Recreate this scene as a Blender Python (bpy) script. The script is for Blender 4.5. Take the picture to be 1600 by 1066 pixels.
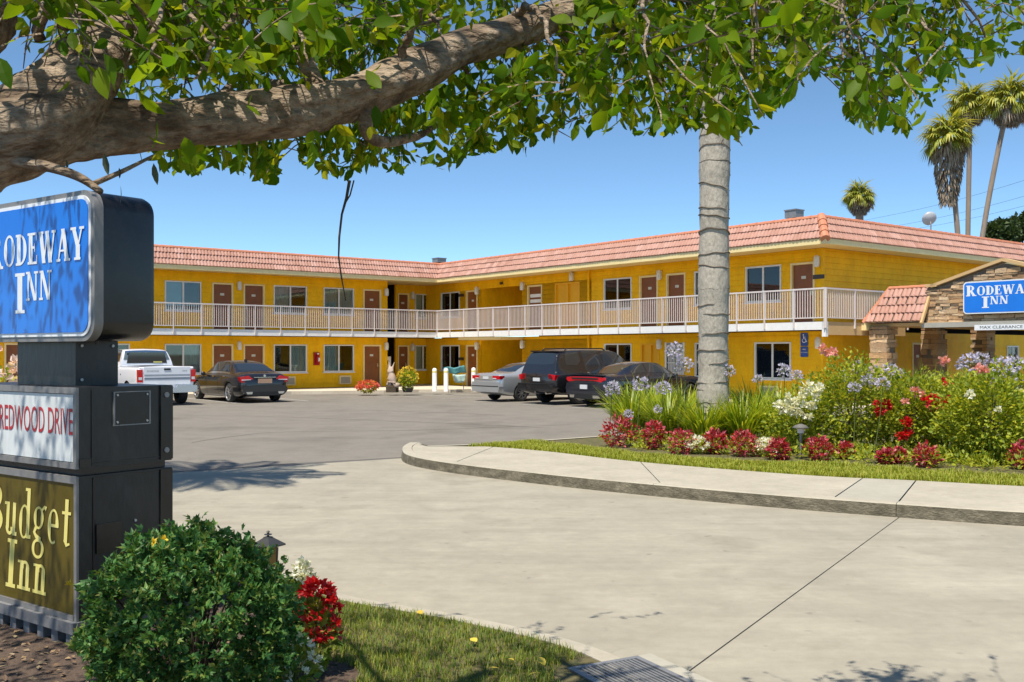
import bpy, bmesh, math, random
from math import sin, cos, pi, radians, sqrt, atan2
from mathutils import Vector, Matrix, Euler, noise
random.seed(7)
for o in list(bpy.data.objects): bpy.data.objects.remove(o)
S = bpy.context.scene
COL = S.collection
V = Vector
R = random.Random(11)

# ------------------------------------------------------------------ camera
F = 1550.0                       # focal length in photograph pixels (1600 wide)
EYE = 1.8
cam = bpy.data.cameras.new('camera')
camo = bpy.data.objects.new('camera', cam); COL.objects.link(camo)
camo.location = (0, 0, EYE); camo.rotation_euler = (pi/2, 0, 0)
cam.sensor_width = 36; cam.lens = F/1600*36; cam.shift_y = 17/1600
cam.clip_start = 0.05; cam.clip_end = 3000
S.camera = camo
# ------------------------------------------------------------------ light
SUN_EL = radians(66)
sh = V((-0.45, -0.90, 0)).normalized()
SUN = V((sh.x*cos(SUN_EL), sh.y*cos(SUN_EL), sin(SUN_EL)))
sun = bpy.data.lights.new('sun', 'SUN'); sun.energy = 3.6; sun.angle = radians(0.53); sun.color = (1, .93, .82)
suno = bpy.data.objects.new('sun', sun); COL.objects.link(suno)
suno.rotation_euler = (-SUN).to_track_quat('-Z', 'Y').to_euler()
suno.location = (-20, 10, 40)
W = bpy.data.worlds.new('World'); S.world = W; W.use_nodes = True
wn = W.node_tree
sky = wn.nodes.new('ShaderNodeTexSky'); sky.sky_type = 'NISHITA'; sky.sun_disc = False
sky.sun_elevation = SUN_EL; sky.sun_rotation = atan2(sh.x, sh.y)
sky.altitude = 0; sky.air_density = 0.5; sky.dust_density = 0.0; sky.ozone_density = 1.5
bg = wn.nodes['Background']; bg.inputs[1].default_value = 0.115
tint = wn.nodes.new('ShaderNodeVectorMath'); tint.operation = 'MULTIPLY'; tint.inputs[1].default_value = (.84, 1.0, .98)
wn.links.new(sky.outputs[0], tint.inputs[0]); wn.links.new(tint.outputs[0], bg.inputs[0])
vs = S.view_settings
vs.view_transform = 'Standard'; vs.look = 'None'; vs.exposure = 0.84; vs.gamma = 1
S.render.engine = 'CYCLES'
S.cycles.max_bounces = 8; S.cycles.transparent_max_bounces = 12

# ------------------------------------------------------------------ helpers
def at(px, py, d):               # photograph pixel at a distance -> place
    return V(((px-800)/F*d, d, EYE+(550-py)/F*d))
def gr(px, py, z=0.0):           # photograph pixel on level ground -> place
    d = (EYE-z)*F/(py-550)
    return V(((px-800)/F*d, d, z))

class MB:
    def __init__(s): s.v = []; s.f = []; s.m = []
    def add(s, vs_, fs, m=0):
        n = len(s.v); s.v.extend([tuple(p) for p in vs_])
        for f in fs: s.f.append(tuple(i+n for i in f)); s.m.append(m)
    def box(s, a, b, m=0, T=None):
        x0, y0, z0 = a; x1, y1, z1 = b
        p = [V((x, y, z)) for z in (z0, z1) for y in (y0, y1) for x in (x0, x1)]
        if T: p = [T(q) for q in p]
        s.add(p, [(0,2,3,1),(4,5,7,6),(0,1,5,4),(2,6,7,3),(0,4,6,2),(1,3,7,5)], m)
    def prism(s, poly, z0, z1, m=0, T=None):
        n = len(poly)
        p = [V((q[0], q[1], z0)) for q in poly]+[V((q[0], q[1], z1)) for q in poly]
        if T: p = [T(q) for q in p]
        s.add(p, [tuple(range(n-1, -1, -1)), tuple(range(n, 2*n))]+[(i, (i+1) % n, n+(i+1) % n, n+i) for i in range(n)], m)
    def tube(s, pts, rad, n=8, m=0, caps=True, jit=0, T=None, fine=0):
        pts = [V(p) for p in pts]; k = len(pts)
        if not hasattr(rad, '__len__'): rad = [rad]*k
        base = len(s.v); up = None; out = []
        for i, p in enumerate(pts):
            t = (pts[min(i+1, k-1)]-pts[max(i-1, 0)])
            t = t.normalized() if t.length > 1e-9 else V((0, 0, 1))
            if up is None:
                up = t.orthogonal().normalized()
            up = (up-t*up.dot(t))
            up = up.normalized() if up.length > 1e-6 else t.orthogonal().normalized()
            sd = t.cross(up)
            for j in range(n):
                a = 2*pi*j/n; r = rad[i]
                if jit:
                    g_ = V((cos(a), sin(a), 0)); r *= 1+jit*noise.noise(p*3+g_*.9)
                    if fine: r *= 1+fine*noise.noise(p*9+g_*2.6)+fine*.7*noise.noise(p*22+g_*5)
                q = p+(up*cos(a)+sd*sin(a))*r
                out.append(T(q) if T else q)
        fs = [(i*n+j, i*n+(j+1) % n, (i+1)*n+(j+1) % n, (i+1)*n+j) for i in range(k-1) for j in range(n)]
        if caps: fs += [tuple(range(n-1, -1, -1)), tuple((k-1)*n+j for j in range(n))]
        s.add(out, fs, m)
    def lathe(s, prof, n=16, c=(0, 0, 0), m=0, T=None, axis='z', caps=True):
        out = []
        for r, z in prof:
            for j in range(n):
                a = 2*pi*j/n
                q = V((r*cos(a), r*sin(a), z)) if axis == 'z' else V((z, r*cos(a), r*sin(a))) if axis == 'x' else V((r*cos(a), z, r*sin(a)))
                q = q+V(c); out.append(T(q) if T else q)
        k = len(prof)
        fs = [(i*n+j, i*n+(j+1) % n, (i+1)*n+(j+1) % n, (i+1)*n+j) for i in range(k-1) for j in range(n)]
        if caps: fs += [tuple(range(n-1, -1, -1)), tuple((k-1)*n+j for j in range(n))]
        s.add(out, fs, m)
    def mesh(s, name, mats, smooth=False, fix=False):
        me = bpy.data.meshes.new(name); me.from_pydata(s.v, [], s.f)
        for m in (mats if isinstance(mats, (list, tuple)) else [mats]): me.materials.append(m)
        if any(s.m): me.polygons.foreach_set('material_index', s.m)
        if fix:
            b = bmesh.new(); b.from_mesh(me); bmesh.ops.recalc_face_normals(b, faces=b.faces); b.to_mesh(me); b.free()
        if smooth: me.polygons.foreach_set('use_smooth', [True]*len(me.polygons))
        me.update(); return me
    def build(s, name, mats, parent=None, smooth=False, fix=True, kind=None):
        return link(name, s.mesh(name, mats, smooth, fix), parent, kind)
def link(name, me, parent=None, kind=None, M=None):
    o = bpy.data.objects.new(name, me); COL.objects.link(o)
    if parent: o.parent = parent
    if M is not None: o.matrix_local = M
    if kind: o['kind'] = kind
    return o
def tag(o, label, cat, group=None, kind=None):
    o['label'] = label; o['category'] = cat
    if group: o['group'] = group
    if kind: o['kind'] = kind
    return o
def thing(name, label, cat, loc=(0, 0, 0), rz=0, group=None):
    o = bpy.data.objects.new(name, None); COL.objects.link(o); o.empty_display_size = .2
    o.location = loc; o.rotation_euler = (0, 0, rz)
    return tag(o, label, cat, group)
def smooth_by_angle(o, ang=35):
    me = o.data
    b = bmesh.new(); b.from_mesh(me)
    for f in b.faces: f.smooth = True
    for e in b.edges:
        if len(e.link_faces) == 2 and e.calc_face_angle(0) > radians(ang): e.smooth = False
    b.to_mesh(me); b.free()

# ------------------------------------------------------------------ materials
def mat(name, cols, src='noise', scale=4, rough=.6, metal=0, bump=0, bscale=None, spec=.5, transl=0, detail=6, coords='Object', stretch=(1, 1, 1), coat=0, lo=.3, hi=.7, extra=None, bdist=.02):
    """cols: one colour or several that a noise / per-piece random value runs through"""
    m = bpy.data.materials.new(name); m.use_nodes = True; nt = m.node_tree; N = nt.nodes; L = nt.links
    b = N['Principled BSDF']; b.inputs['Roughness'].default_value = rough; b.inputs['Metallic'].default_value = metal
    b.inputs['Specular IOR Level'].default_value = spec
    if coat: b.inputs['Coat Weight'].default_value = coat; b.inputs['Coat Roughness'].default_value = .04
    if not isinstance(cols[0], (tuple, list)): cols = [cols]
    tc = N.new('ShaderNodeTexCoord'); mp = N.new('ShaderNodeMapping'); mp.inputs['Scale'].default_value = stretch
    L.new(tc.outputs[coords], mp.inputs[0])
    col = None
    if len(cols) == 1: b.inputs['Base Color'].default_value = (*cols[0], 1)
    else:
        rp = N.new('ShaderNodeValToRGB'); cr = rp.color_ramp
        while len(cr.elements) < len(cols): cr.elements.new(.5)
        for i, c in enumerate(cols):
            e = cr.elements[i]; e.color = (*c, 1)
            e.position = (lo+(hi-lo)*i/(len(cols)-1)) if src == 'noise' else i/(len(cols)-1)
        if src == 'noise':
            nz = N.new('ShaderNodeTexNoise'); nz.inputs['Scale'].default_value = scale; nz.inputs['Detail'].default_value = detail
            nz.inputs['Roughness'].default_value = .62
            L.new(mp.outputs[0], nz.inputs['Vector']); fac = nz.outputs['Fac']
        elif src == 'island':
            g = N.new('ShaderNodeNewGeometry'); fac = g.outputs['Random Per Island']
        else:
            g = N.new('ShaderNodeObjectInfo'); fac = g.outputs['Random']
        L.new(fac, rp.inputs[0]); col = rp.outputs[0]
        for ex in ([] if not extra else extra if isinstance(extra, list) else [extra]):      # further variation: (scale, amount)
            n2 = N.new('ShaderNodeTexNoise'); n2.inputs['Scale'].default_value = ex[0]; n2.inputs['Detail'].default_value = 8
            n2.inputs['Roughness'].default_value = .7
            L.new(mp.outputs[0], n2.inputs['Vector'])
            mr = N.new('ShaderNodeMapRange'); mr.inputs[1].default_value = .3; mr.inputs[2].default_value = .7
            mr.inputs[3].default_value = 1-ex[1]; mr.inputs[4].default_value = 1+ex[1]
            L.new(n2.outputs['Fac'], mr.inputs[0])
            mx = N.new('ShaderNodeVectorMath'); mx.operation = 'MULTIPLY'
            L.new(col, mx.inputs[0]); L.new(mr.outputs[0], mx.inputs[1]); col = mx.outputs[0]
        L.new(col, b.inputs['Base Color'])
    if bump:
        bn = N.new('ShaderNodeTexNoise'); bn.inputs['Scale'].default_value = bscale or scale*6; bn.inputs['Detail'].default_value = 8
        L.new(mp.outputs[0], bn.inputs['Vector'])
        bp = N.new('ShaderNodeBump'); bp.inputs['Strength'].default_value = bump; bp.inputs['Distance'].default_value = bdist
        L.new(bn.outputs['Fac'], bp.inputs['Height']); L.new(bp.outputs[0], b.inputs['Normal'])
    if transl:
        t = N.new('ShaderNodeBsdfTranslucent'); mxs = N.new('ShaderNodeMixShader'); mxs.inputs[0].default_value = transl
        if col: 
            g2 = N.new('ShaderNodeVectorMath'); g2.operation = 'MULTIPLY'; g2.inputs[1].default_value = (1.5, 1.35, .6)
            L.new(col, g2.inputs[0]); L.new(g2.outputs[0], t.inputs[0])
        else: t.inputs[0].default_value = (*cols[0], 1)
        L.new(b.outputs[0], mxs.inputs[1]); L.new(t.outputs[0], mxs.inputs[2])
        L.new(mxs.outputs[0], N['Material Output'].inputs[0])
    return m
def glass(name, tint=(.8, .9, .9), clear=.75, rough=.02):
    m = bpy.data.materials.new(name); m.use_nodes = True; nt = m.node_tree; N = nt.nodes; L = nt.links
    N.remove(N['Principled BSDF'])
    tr = N.new('ShaderNodeBsdfTransparent'); tr.inputs[0].default_value = (*[c*clear for c in tint], 1)
    gl = N.new('ShaderNodeBsdfGlossy'); gl.inputs['Roughness'].default_value = rough
    fr = N.new('ShaderNodeFresnel'); fr.inputs[0].default_value = 1.75
    mx = N.new('ShaderNodeMixShader'); L.new(fr.outputs[0], mx.inputs[0]); L.new(tr.outputs[0], mx.inputs[1]); L.new(gl.outputs[0], mx.inputs[2])
    L.new(mx.outputs[0], N['Material Output'].inputs[0]); return m

YEL = mat('yellow_paint', [(.88,.455,.004), (.96,.535,.006), (.92,.49,.004)], scale=.9, rough=.55, bump=.15, bscale=30, extra=[(14, .08), (2.2, .12)], stretch=(1, 1, .5), spec=.2)
WHITE = mat('white_paint', [(.82,.79,.74), (.88,.86,.81)], scale=6, rough=.5, extra=(20, .05))
CREAM = mat('cream_paint', [(.84,.66,.30), (.90,.72,.36)], scale=3, rough=.55, extra=(9, .06))
TAN = mat('tan_paint', [(.58,.38,.17), (.64,.43,.21)], scale=3, rough=.6)
RAILP = mat('railing_paint', [(.66,.585,.55), (.72,.645,.60)], scale=5, rough=.45)
BROWN = mat('brown_door_paint', [(.20,.062,.012), (.26,.082,.018)], scale=2, rough=.45, extra=(10, .08))
DARKB = mat('shade_black', (.012, .012, .012), rough=.9)  # near-black that stands in for shade in rooms, passage and openings
CURT = mat('curtain_cloth', [(.74,.76,.62), (.86,.87,.76)], scale=3, rough=.9, transl=.2)
BLIND = mat('sheer_blind', [(.60,.70,.70), (.68,.78,.78)], scale=3, rough=.9)
GLASS = glass('window_glass', (.88,.95,.95), .92)
ALU = mat('aluminium_frame', [(.70,.69,.66), (.78,.77,.74)], scale=8, rough=.4, metal=.0)
GREY = mat('grey_metal', [(.22,.22,.22), (.30,.30,.30)], scale=8, rough=.5, metal=.4)
DGREY = mat('dark_metal', [(.03,.03,.032), (.05,.05,.05)], scale=8, rough=.45)
TILE = mat('clay_tile', [(.39,.20,.145), (.45,.245,.185), (.41,.215,.158), (.49,.285,.228), (.37,.185,.132)], src='obj', rough=.75, bump=.3, bscale=40, extra=(9, .22))
TILEI = mat('clay_tile_far', [(.39,.20,.145), (.45,.245,.185), (.41,.215,.158), (.49,.285,.228), (.37,.185,.132)], src='island', rough=.75, extra=(9, .22))
RIDGE = mat('ridge_tile', [(.52,.19,.10), (.60,.24,.13)], scale=4, rough=.7, extra=(12, .15))
STONE = mat('ledge_stone', [(.40,.24,.12), (.54,.38,.22), (.32,.19,.10), (.62,.46,.29), (.48,.29,.14)], src='obj', rough=.85, bump=.6, bscale=25, extra=(16, .25))
MORTAR = mat('mortar', [(.16,.13,.10), (.22,.18,.14)], scale=12, rough=.95)
ROOFT = mat('roof_felt', [(.20,.19,.18), (.27,.25,.24)], scale=3, rough=.9)
CONC = mat('concrete', [(.27,.242,.182), (.345,.313,.24), (.308,.278,.213), (.37,.335,.26)], scale=.4, rough=.85, bump=.25, bscale=60, extra=[(1.7, .06), (9, .07), (160, .16)], detail=12, bdist=.006, lo=.34, hi=.62)
# driveway wear: faint drag streaks along the way cars turn in, and dark drip spots
nt = CONC.node_tree; N = nt.nodes; bs = N['Principled BSDF']; src_ = bs.inputs['Base Color'].links[0].from_socket
tcn = [n for n in N if n.type == 'TEX_COORD'][0]
def wear(prev, rot, sc, scale, lo, hi, v0, v1):
    mp = N.new('ShaderNodeMapping'); mp.inputs['Rotation'].default_value = (0, 0, rot); mp.inputs['Scale'].default_value = sc; nt.links.new(tcn.outputs['Object'], mp.inputs[0])
    nz = N.new('ShaderNodeTexNoise'); nz.inputs['Scale'].default_value = scale; nz.inputs['Detail'].default_value = 7; nt.links.new(mp.outputs[0], nz.inputs['Vector'])
    mr = N.new('ShaderNodeMapRange'); mr.inputs[1].default_value = lo; mr.inputs[2].default_value = hi; mr.inputs[3].default_value = v0; mr.inputs[4].default_value = v1; nt.links.new(nz.outputs['Fac'], mr.inputs[0])
    mx = N.new('ShaderNodeVectorMath'); mx.operation = 'MULTIPLY'; nt.links.new(prev, mx.inputs[0]); nt.links.new(mr.outputs[0], mx.inputs[1]); return mx.outputs[0]
q_ = wear(src_, radians(28), (.6, 2.2, 1), 1.1, .35, .65, .95, 1.05); q_ = wear(q_, radians(-20), (.5, 5, 1), 1.6, .4, .68, 1.02, .95); q_ = wear(q_, 0, (1, 1, 1), 5.5, .66, .74, 1, .72)
nt.links.new(q_, bs.inputs['Base Color'])
WALK = mat('pavement_concrete', [(.365,.328,.252), (.43,.388,.30)], scale=1.2, rough=.85, bump=.25, bscale=70, extra=[(2, .09), (11, .09), (150, .12)], bdist=.005)
WALK2 = mat('pavement_patch', [(.35,.325,.26), (.40,.375,.30)], scale=1.2, rough=.85, bump=.25, bscale=70, extra=(11, .07), bdist=.005)
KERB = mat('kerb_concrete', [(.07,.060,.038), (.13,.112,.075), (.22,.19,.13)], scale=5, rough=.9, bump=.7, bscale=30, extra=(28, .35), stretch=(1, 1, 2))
ASPH = mat('asphalt', [(.145,.130,.106), (.205,.184,.152), (.168,.150,.123)], scale=.35, rough=.85, bump=.35, bscale=180, extra=[(2, .10), (30, .12), (220, .22)], bdist=.006)
SOIL = mat('soil', [(.06,.04,.026), (.11,.075,.05), (.045,.03,.02)], scale=14, rough=.95, bump=.9, bscale=40)
MULCH = mat('mulch', [(.06,.04,.026), (.12,.08,.055), (.035,.024,.016)], scale=20, rough=.95, bump=1, bscale=60)
TURF = mat('turf_soil', [(.07,.085,.02), (.13,.105,.045), (.05,.07,.016)], scale=5, rough=.95, bump=.6, bscale=60)
# ------------------------------------------------------------------ the setting: ground, lot, apron, pavements
def sheet(name, pts, z, m, parent=None, thick=None, kind='structure'):
    b = MB()
    if thick: b.prism([(p[0], p[1]) for p in pts], z-thick, z)
    else: b.add([(p[0], p[1], z) for p in pts], [tuple(range(len(pts)))])
    o = b.build(name, m, parent)
    if kind and not parent: o['kind'] = kind
    return o
DRY = mat('dry_ground', [(.16,.13,.08), (.22,.19,.12)], scale=.2, rough=.95)
sheet('ground', [(-900, -300), (900, -300), (900, 1500), (-900, 1500)], -.08, DRY)
sheet('car_park_asphalt', [(-70, -30), (70, -30), (70, 90), (-70, 90)], -.012, ASPH)
apron = bpy.data.objects.new('driveway_apron', None); COL.objects.link(apron); apron['kind'] = 'structure'
J0, J1 = V((5.25, 12.47)), V((-.45, 3.25))
jn = (J1-J0).normalized(); jp = V((-jn.y, jn.x))*.006
far0, far1 = V((-15, 8.45)), V((.6, 18.35))
a1, a2 = J0+jp*-1, J1+jp*-1
# slab left and right of the joint, with the open joint between them
sheet('slab', [far0, V((-15, -3)), J1-jp*1 if jp.x > 0 else J1+jp, J0-jp if jp.x > 0 else J0+jp, far1], 0, CONC, apron, .011)
sheet('slab', [J0+jp if jp.x > 0 else J0-jp, J1+jp if jp.x > 0 else J1-jp, V((1.5, -3)), V((16, -3)), V((16, 7)), V((9, 10.5))], 0, CONC, apron, .011)

# darker strip of newer asphalt along the edge of the concrete
dn = (far1-far0).normalized(); pn_ = V((-dn.y, dn.x)); NEWA = mat('newer_asphalt', [(.085,.078,.066), (.12,.11,.095), (.10,.092,.078)], scale=1.5, rough=.85, bump=.3, bscale=150, extra=[(30, .14), (200, .2)], bdist=.005)
e0 = [far0+dn*(18.5*i/40) for i in range(41)]
sheet('asphalt_joint_strip', e0+[p+pn_*(.28+.10*noise.noise(V((p.x*.8, p.y*.8, 0)))+.03*noise.noise(V((p.x*4, p.y*4, 0)))) for p in e0[::-1]], -.008, NEWA)
def catmull(P, n=8):
    P = [V(p) for p in P]; out = []
    for i in range(len(P)-1):
        p0, p1, p2, p3 = P[max(i-1, 0)], P[i], P[i+1], P[min(i+2, len(P)-1)]
        for k in range(n):
            t = k/n
            out.append(.5*((2*p1)+(p2-p0)*t+(2*p0-5*p1+4*p2-p3)*t*t+(3*p1-p0-3*p2+p3)*t**3))
    out.append(P[-1]); return out
KH = .15
front = [gr(x, y) for x, y in ((640, 704), (629, 712), (638, 725), (700, 738), (850, 757), (1020, 775), (1200, 792), (1400, 808), (1600, 822), (1900, 838), (2300, 850))]
back = [gr(x, y, KH) for x, y in ((668, 698), (700, 697.5), (735, 698), (770, 698.5), (860, 706), (1000, 722), (1250, 742), (1430, 751), (1600, 760), (1900, 774), (2300, 786))]
FR = catmull(front, 8); BK = catmull(back, 8)
pave = bpy.data.objects.new('pavement', None); COL.objects.link(pave); pave['kind'] = 'structure'
def offs(P, d):
    out = []
    for i, p in enumerate(P):
        t = (P[min(i+1, len(P)-1)]-P[max(i-1, 0)]).normalized(); out.append(p+V((-t.y, t.x, 0))*d)
    return out
INNER = offs(FR, .16)
def strip(name, A, B, i0, i1, z0, z1, m, parent, gap=.004, batter=0):
    n = i1-i0+1; b = MB(); vs_ = []
    for i in range(i0, i1+1):
        e = 0
        p, q = A[i].copy(), B[i].copy()
        if i == i0 and i > 0: p = p.lerp(A[i+1], gap/(A[i+1]-A[i]).length*1.5); q = q.lerp(B[i+1], gap/(B[i+1]-B[i]).length*1.5)
        bp_ = p-(q-p).normalized()*batter
        vs_ += [(bp_.x, bp_.y, z0), (p.x, p.y, z1-.012), (p.x+(q-p).normalized().x*.012, p.y+(q-p).normalized().y*.012, z1), (q.x, q.y, z1), (q.x, q.y, z0)]
    fs = []
    for i in range(n-1):
        for j in range(4):
            fs.append((i*5+j, (i+1)*5+j, (i+1)*5+j+1, i*5+j+1))
    fs += [(0, 1, 2, 3, 4), tuple((n-1)*5+j for j in (4, 3, 2, 1, 0))]
    b.add(vs_, fs)
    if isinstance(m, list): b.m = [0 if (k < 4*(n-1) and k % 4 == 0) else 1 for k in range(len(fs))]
    return b.build(name, m, parent)
for i0, i1 in ((0, 16), (16, 40), (40, 56), (56, 80)):
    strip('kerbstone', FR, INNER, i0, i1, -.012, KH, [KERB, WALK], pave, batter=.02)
def offs2(A, k=.005): return A
IN2 = offs(FR, .166)
for k, (i0, i1) in enumerate(((0, 24), (24, 40), (40, 52), (52, 56), (56, 66), (66, 80))):
    strip('slab', IN2, BK, i0, i1, -.012, KH+.001, WALK2 if k == 3 else WALK, pave, gap=.012)
# far edge of the island, lawn strip and planting bed
farpts = [gr(668, 698, KH), gr(735, 695.5, KH), gr(810, 691.5, KH), gr(960, 681, KH), V((6, 22.6, 0)), V((12, 27.2, 0)), V((22, 27, 0)), V((22, 9, 0))]
isl = BK[2:]+[V((22, 6, 0))]
poly = [(p.x, p.y) for p in BK[4:]]+[(24, 8), (24, 27), (14, 27.2), (6, 22.6)]+[(farpts[k].x, farpts[k].y) for k in (3, 2, 1)]
sheet('planting_bed', poly, KH-.008, TURF, thick=.14)
# kerb along the far edge of the island
fk = catmull([farpts[0], farpts[1], farpts[2], farpts[3], farpts[4]], 6)
b = MB()
fo = offs(fk, .12)
for i in range(len(fk)-1):
    b.add([(*fk[i][:2], KH+.004), (*fk[i+1][:2], KH+.004), (*fo[i+1][:2], KH+.004), (*fo[i][:2], KH+.004), (*fo[i][:2], -.01), (*fo[i+1][:2], -.01)], [(0, 1, 2, 3), (3, 2, 5, 4)])
b.build('kerb_edge', WALK, pave)
# left bed with the sign and lawn
LB = catmull([V(p) for p in ((1.15, 4.2, 0), (.75, 5.15, 0), (.345, 5.94, 0), (-.43, 6.6, 0), (-1.29, 7.15, 0), (-2.05, 8.0, 0), (-3.2, 9.5, 0), (-4.9, 11.6, 0), (-8, 13.6, 0), (-12, 13.9, 0))], 6)
LBo = offs(LB, -.16) if offs(LB, -.16)[20].x > LB[20].x else offs(LB, .16)
sheet('garden_bed', [(p.x, p.y) for p in LB]+[(-16, 13.9), (-16, -2), (1.8, -2)], .02, MULCH, thick=.04)
gut = bpy.data.objects.new('gutter_strip', None); COL.objects.link(gut); gut['kind'] = 'structure'
for i0, i1 in ((0, 12), (12, 26), (26, 40), (40, 54)):
    b = MB(); vs_ = []; 
    for i in range(i0, i1+1):
        p, q = LBo[i], LB[i]
        vs_ += [(p.x, p.y, -.01), (p.x, p.y, .012), (q.x, q.y, .026), (q.x, q.y, -.01)]
    n = i1-i0+1
    b.add(vs_, [(i*4+j, (i+1)*4+j, (i+1)*4+j+1, i*4+j+1) for i in range(n-1) for j in range(3)]+[(0, 1, 2, 3), tuple((n-1)*4+j for j in (3, 2, 1, 0))])
    b.build('kerb_piece', WALK, gut)
# sealed cracks in the lot
SEAL = mat('crack_sealant', [(.10,.092,.08), (.125,.115,.10)], scale=3, rough=.6)
cracks = bpy.data.objects.new('sealed_cracks', None); COL.objects.link(cracks); cracks['kind'] = 'structure'
rc = random.Random(5)
for P_ in (((280, 648), (420, 650), (560, 655), (700, 660), (860, 668)), ((300, 690), (430, 676), (640, 672), (900, 662)), ((560, 640), (700, 644), (790, 650))):
    ctl = [gr(x, y+rc.uniform(-1, 1)) for x, y in P_]; P2 = catmull(ctl, 14); P2 = [p+V((noise.noise(p*1.7), noise.noise(p*1.7+V((5, 0, 0))), 0))*.06 for p in P2]; b = MB(); o2 = offs(P2, .03)
    b.add([(*p[:2], -.0085) for p in P2]+[(*p[:2], -.0085) for p in o2], [(i, i+1, len(P2)+i+1, len(P2)+i) for i in range(len(P2)-1)]); b.build('crack', SEAL, cracks, fix=False)
# painted bay lines at the right of the lot and faint worn line
LINE = mat('worn_line_paint', [(.30,.29,.27), (.42,.41,.39), (.20,.19,.18)], scale=6, rough=.8)
# ------------------------------------------------------------------ the motel: an L of two storeys with a tiled mansard
CW = V((-3.66, 48.5, 0)); TH = radians(37.8)
U = V((cos(TH), sin(TH), 0)); VV = V((-sin(TH), cos(TH), 0))
def loc2w(x, y, z=0): return CW+U*x+VV*y+V((0, 0, z))
def w2loc(p): d = p-CW; return V((d.dot(U), d.dot(VV), p.z))
motel = thing('motel_building', 'two-storey yellow motel with brown doors, white balcony railing and terracotta tiled roof', 'building', CW, TH)
WD = 1.5; YB = 3.3; YS = -20.86; YE = -22.0
TL = lambda p: V((p.x, WD-p.y, p.z))           # (along, outward, up) -> building axes
TR = lambda p: V((WD-p.y, p.x, p.z))
TS = lambda p: V((p.x, YS-p.y, p.z))
TA = lambda p: V((p.x, YB-p.y, p.z))
def along(px, T):                               # where a photograph column meets the wall
    k = (px-800)/F
    f = lambda a: (lambda w: w.x-k*w.y)(loc2w(*T(V((a, 0, 0)))[:2]))
    a0, a1 = 0.0, 1.0; f0, f1 = f(a0), f(a1)
    return a0-f0*(a1-a0)/(f1-f0)
def up_at(py, a, T):
    w = loc2w(*T(V((a, 0, 0)))[:2]); return EYE+(550-py)/F*w.y

def holes(a0, a1, z0, z1, ops):                # rectangles left of a wall after its openings
    zs = sorted({z0, z1, *[min(max(o[2], z0), z1) for o in ops], *[min(max(o[3], z0), z1) for o in ops]})
    out = []
    for b_, t_ in zip(zs, zs[1:]):
        zm = (b_+t_)/2; x = a0
        for o in sorted([o for o in ops if o[2] < zm < o[3]]):
            if o[0] > x: out.append((x, o[0], b_, t_))
            x = max(x, o[1])
        if x < a1: out.append((x, a1, b_, t_))
    return out
def wall(T, a0, a1, z0, z1, ops, name='wall', th=.14):
    b = MB()
    for r in holes(a0, a1, z0, z1, ops): b.box((r[0], -th, r[2]), (r[1], 0, r[3]), T=T)
    return b.build(name, YEL, motel)
PL = .2
def planks(T, a0, a1, z0, z1, ops, joined=None):
    z = z0; k = 0
    while z < z1-.03:
        zt = min(z+PL, z1)
        for r in holes(a0, a1, z, zt, ops):
            if r[1]-r[0] < .03 or r[3]-r[2] < .02: continue
            b = joined or MB()
            lo_, hi_ = .030*(1-(r[2]-z)/PL)+.008, .030*(1-(r[3]-z)/PL)+.008
            p = [V((r[0], .001, r[2]+.006)), V((r[1], .001, r[2]+.006)), V((r[1], lo_, r[2]+.006)), V((r[0], lo_, r[2]+.006)),
                 V((r[0], .001, r[3])), V((r[1], .001, r[3])), V((r[1], hi_, r[3])), V((r[0], hi_, r[3]))]
            b.add([T(q) for q in p], [(0, 3, 2, 1), (4, 5, 6, 7), (0, 1, 5, 4), (2, 3, 7, 6), (1, 2, 6, 5), (3, 0, 4, 7)])
            if joined is None: b.build('siding_plank', YEL, motel)
        z = zt; k += 1
def window(T, a0, a1, z0, z1, curt='l', sill=True):
    fw = .055; b = MB()
    for q in ((a0, a0+fw, z0, z1), (a1-fw, a1, z0, z1), (a0+fw, a1-fw, z0, z0+fw), (a0+fw, a1-fw, z1-fw, z1)):
        b.box((q[0], -.06, q[2]), (q[1], .055, q[3]), T=T)
    am = (a0+a1)/2
    b.box((am-.035, -.05, z0+fw), (am+.035, .045, z1-fw), T=T)
    if sill: b.box((a0-.04, -.02, z0-.05), (a1+.04, .09, z0-.002), T=T)
    w = b.build('window', ALU, motel)
    for s0, s1, dd in ((a0+fw, am-.035, .02), (am+.035, a1-fw, -.01)):
        g = MB(); g.box((s0+.001, dd-.004, z0+fw+.001), (s1-.001, dd+.004, z1-fw-.001), T=T); g.build('pane', GLASS, w)
    for side in curt.lower():
        s0, s1 = (a0, am) if side == 'l' else (am, a1)
        if curt.isupper():
            c = MB(); c.box((s0+.03, -.085, z0+.03), (s1-.03, -.075, z1-.03), T=T); c.build('blind', BLIND, w)
            continue
        c = MB(); n = 28; vs_ = []
        for i in range(n+1):
            a = s0+.02+(s1-s0-.06)*i/n; d = -.10+.03*sin(i*1.35+R.random()*.5)
            vs_ += [T(V((a, d, z0-.1))), T(V((a, d, z1)))]
        c.add(vs_, [(2*i, 2*i+2, 2*i+3, 2*i+1) for i in range(n)]); c.build('curtain', CURT, w, smooth=True, fix=False)
    return w
NUM = mat('door_number_plate', (.62, .60, .50), rough=.4)
LOCK = mat('brass_lock', (.55, .45, .28), rough=.3, metal=.8)
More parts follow.
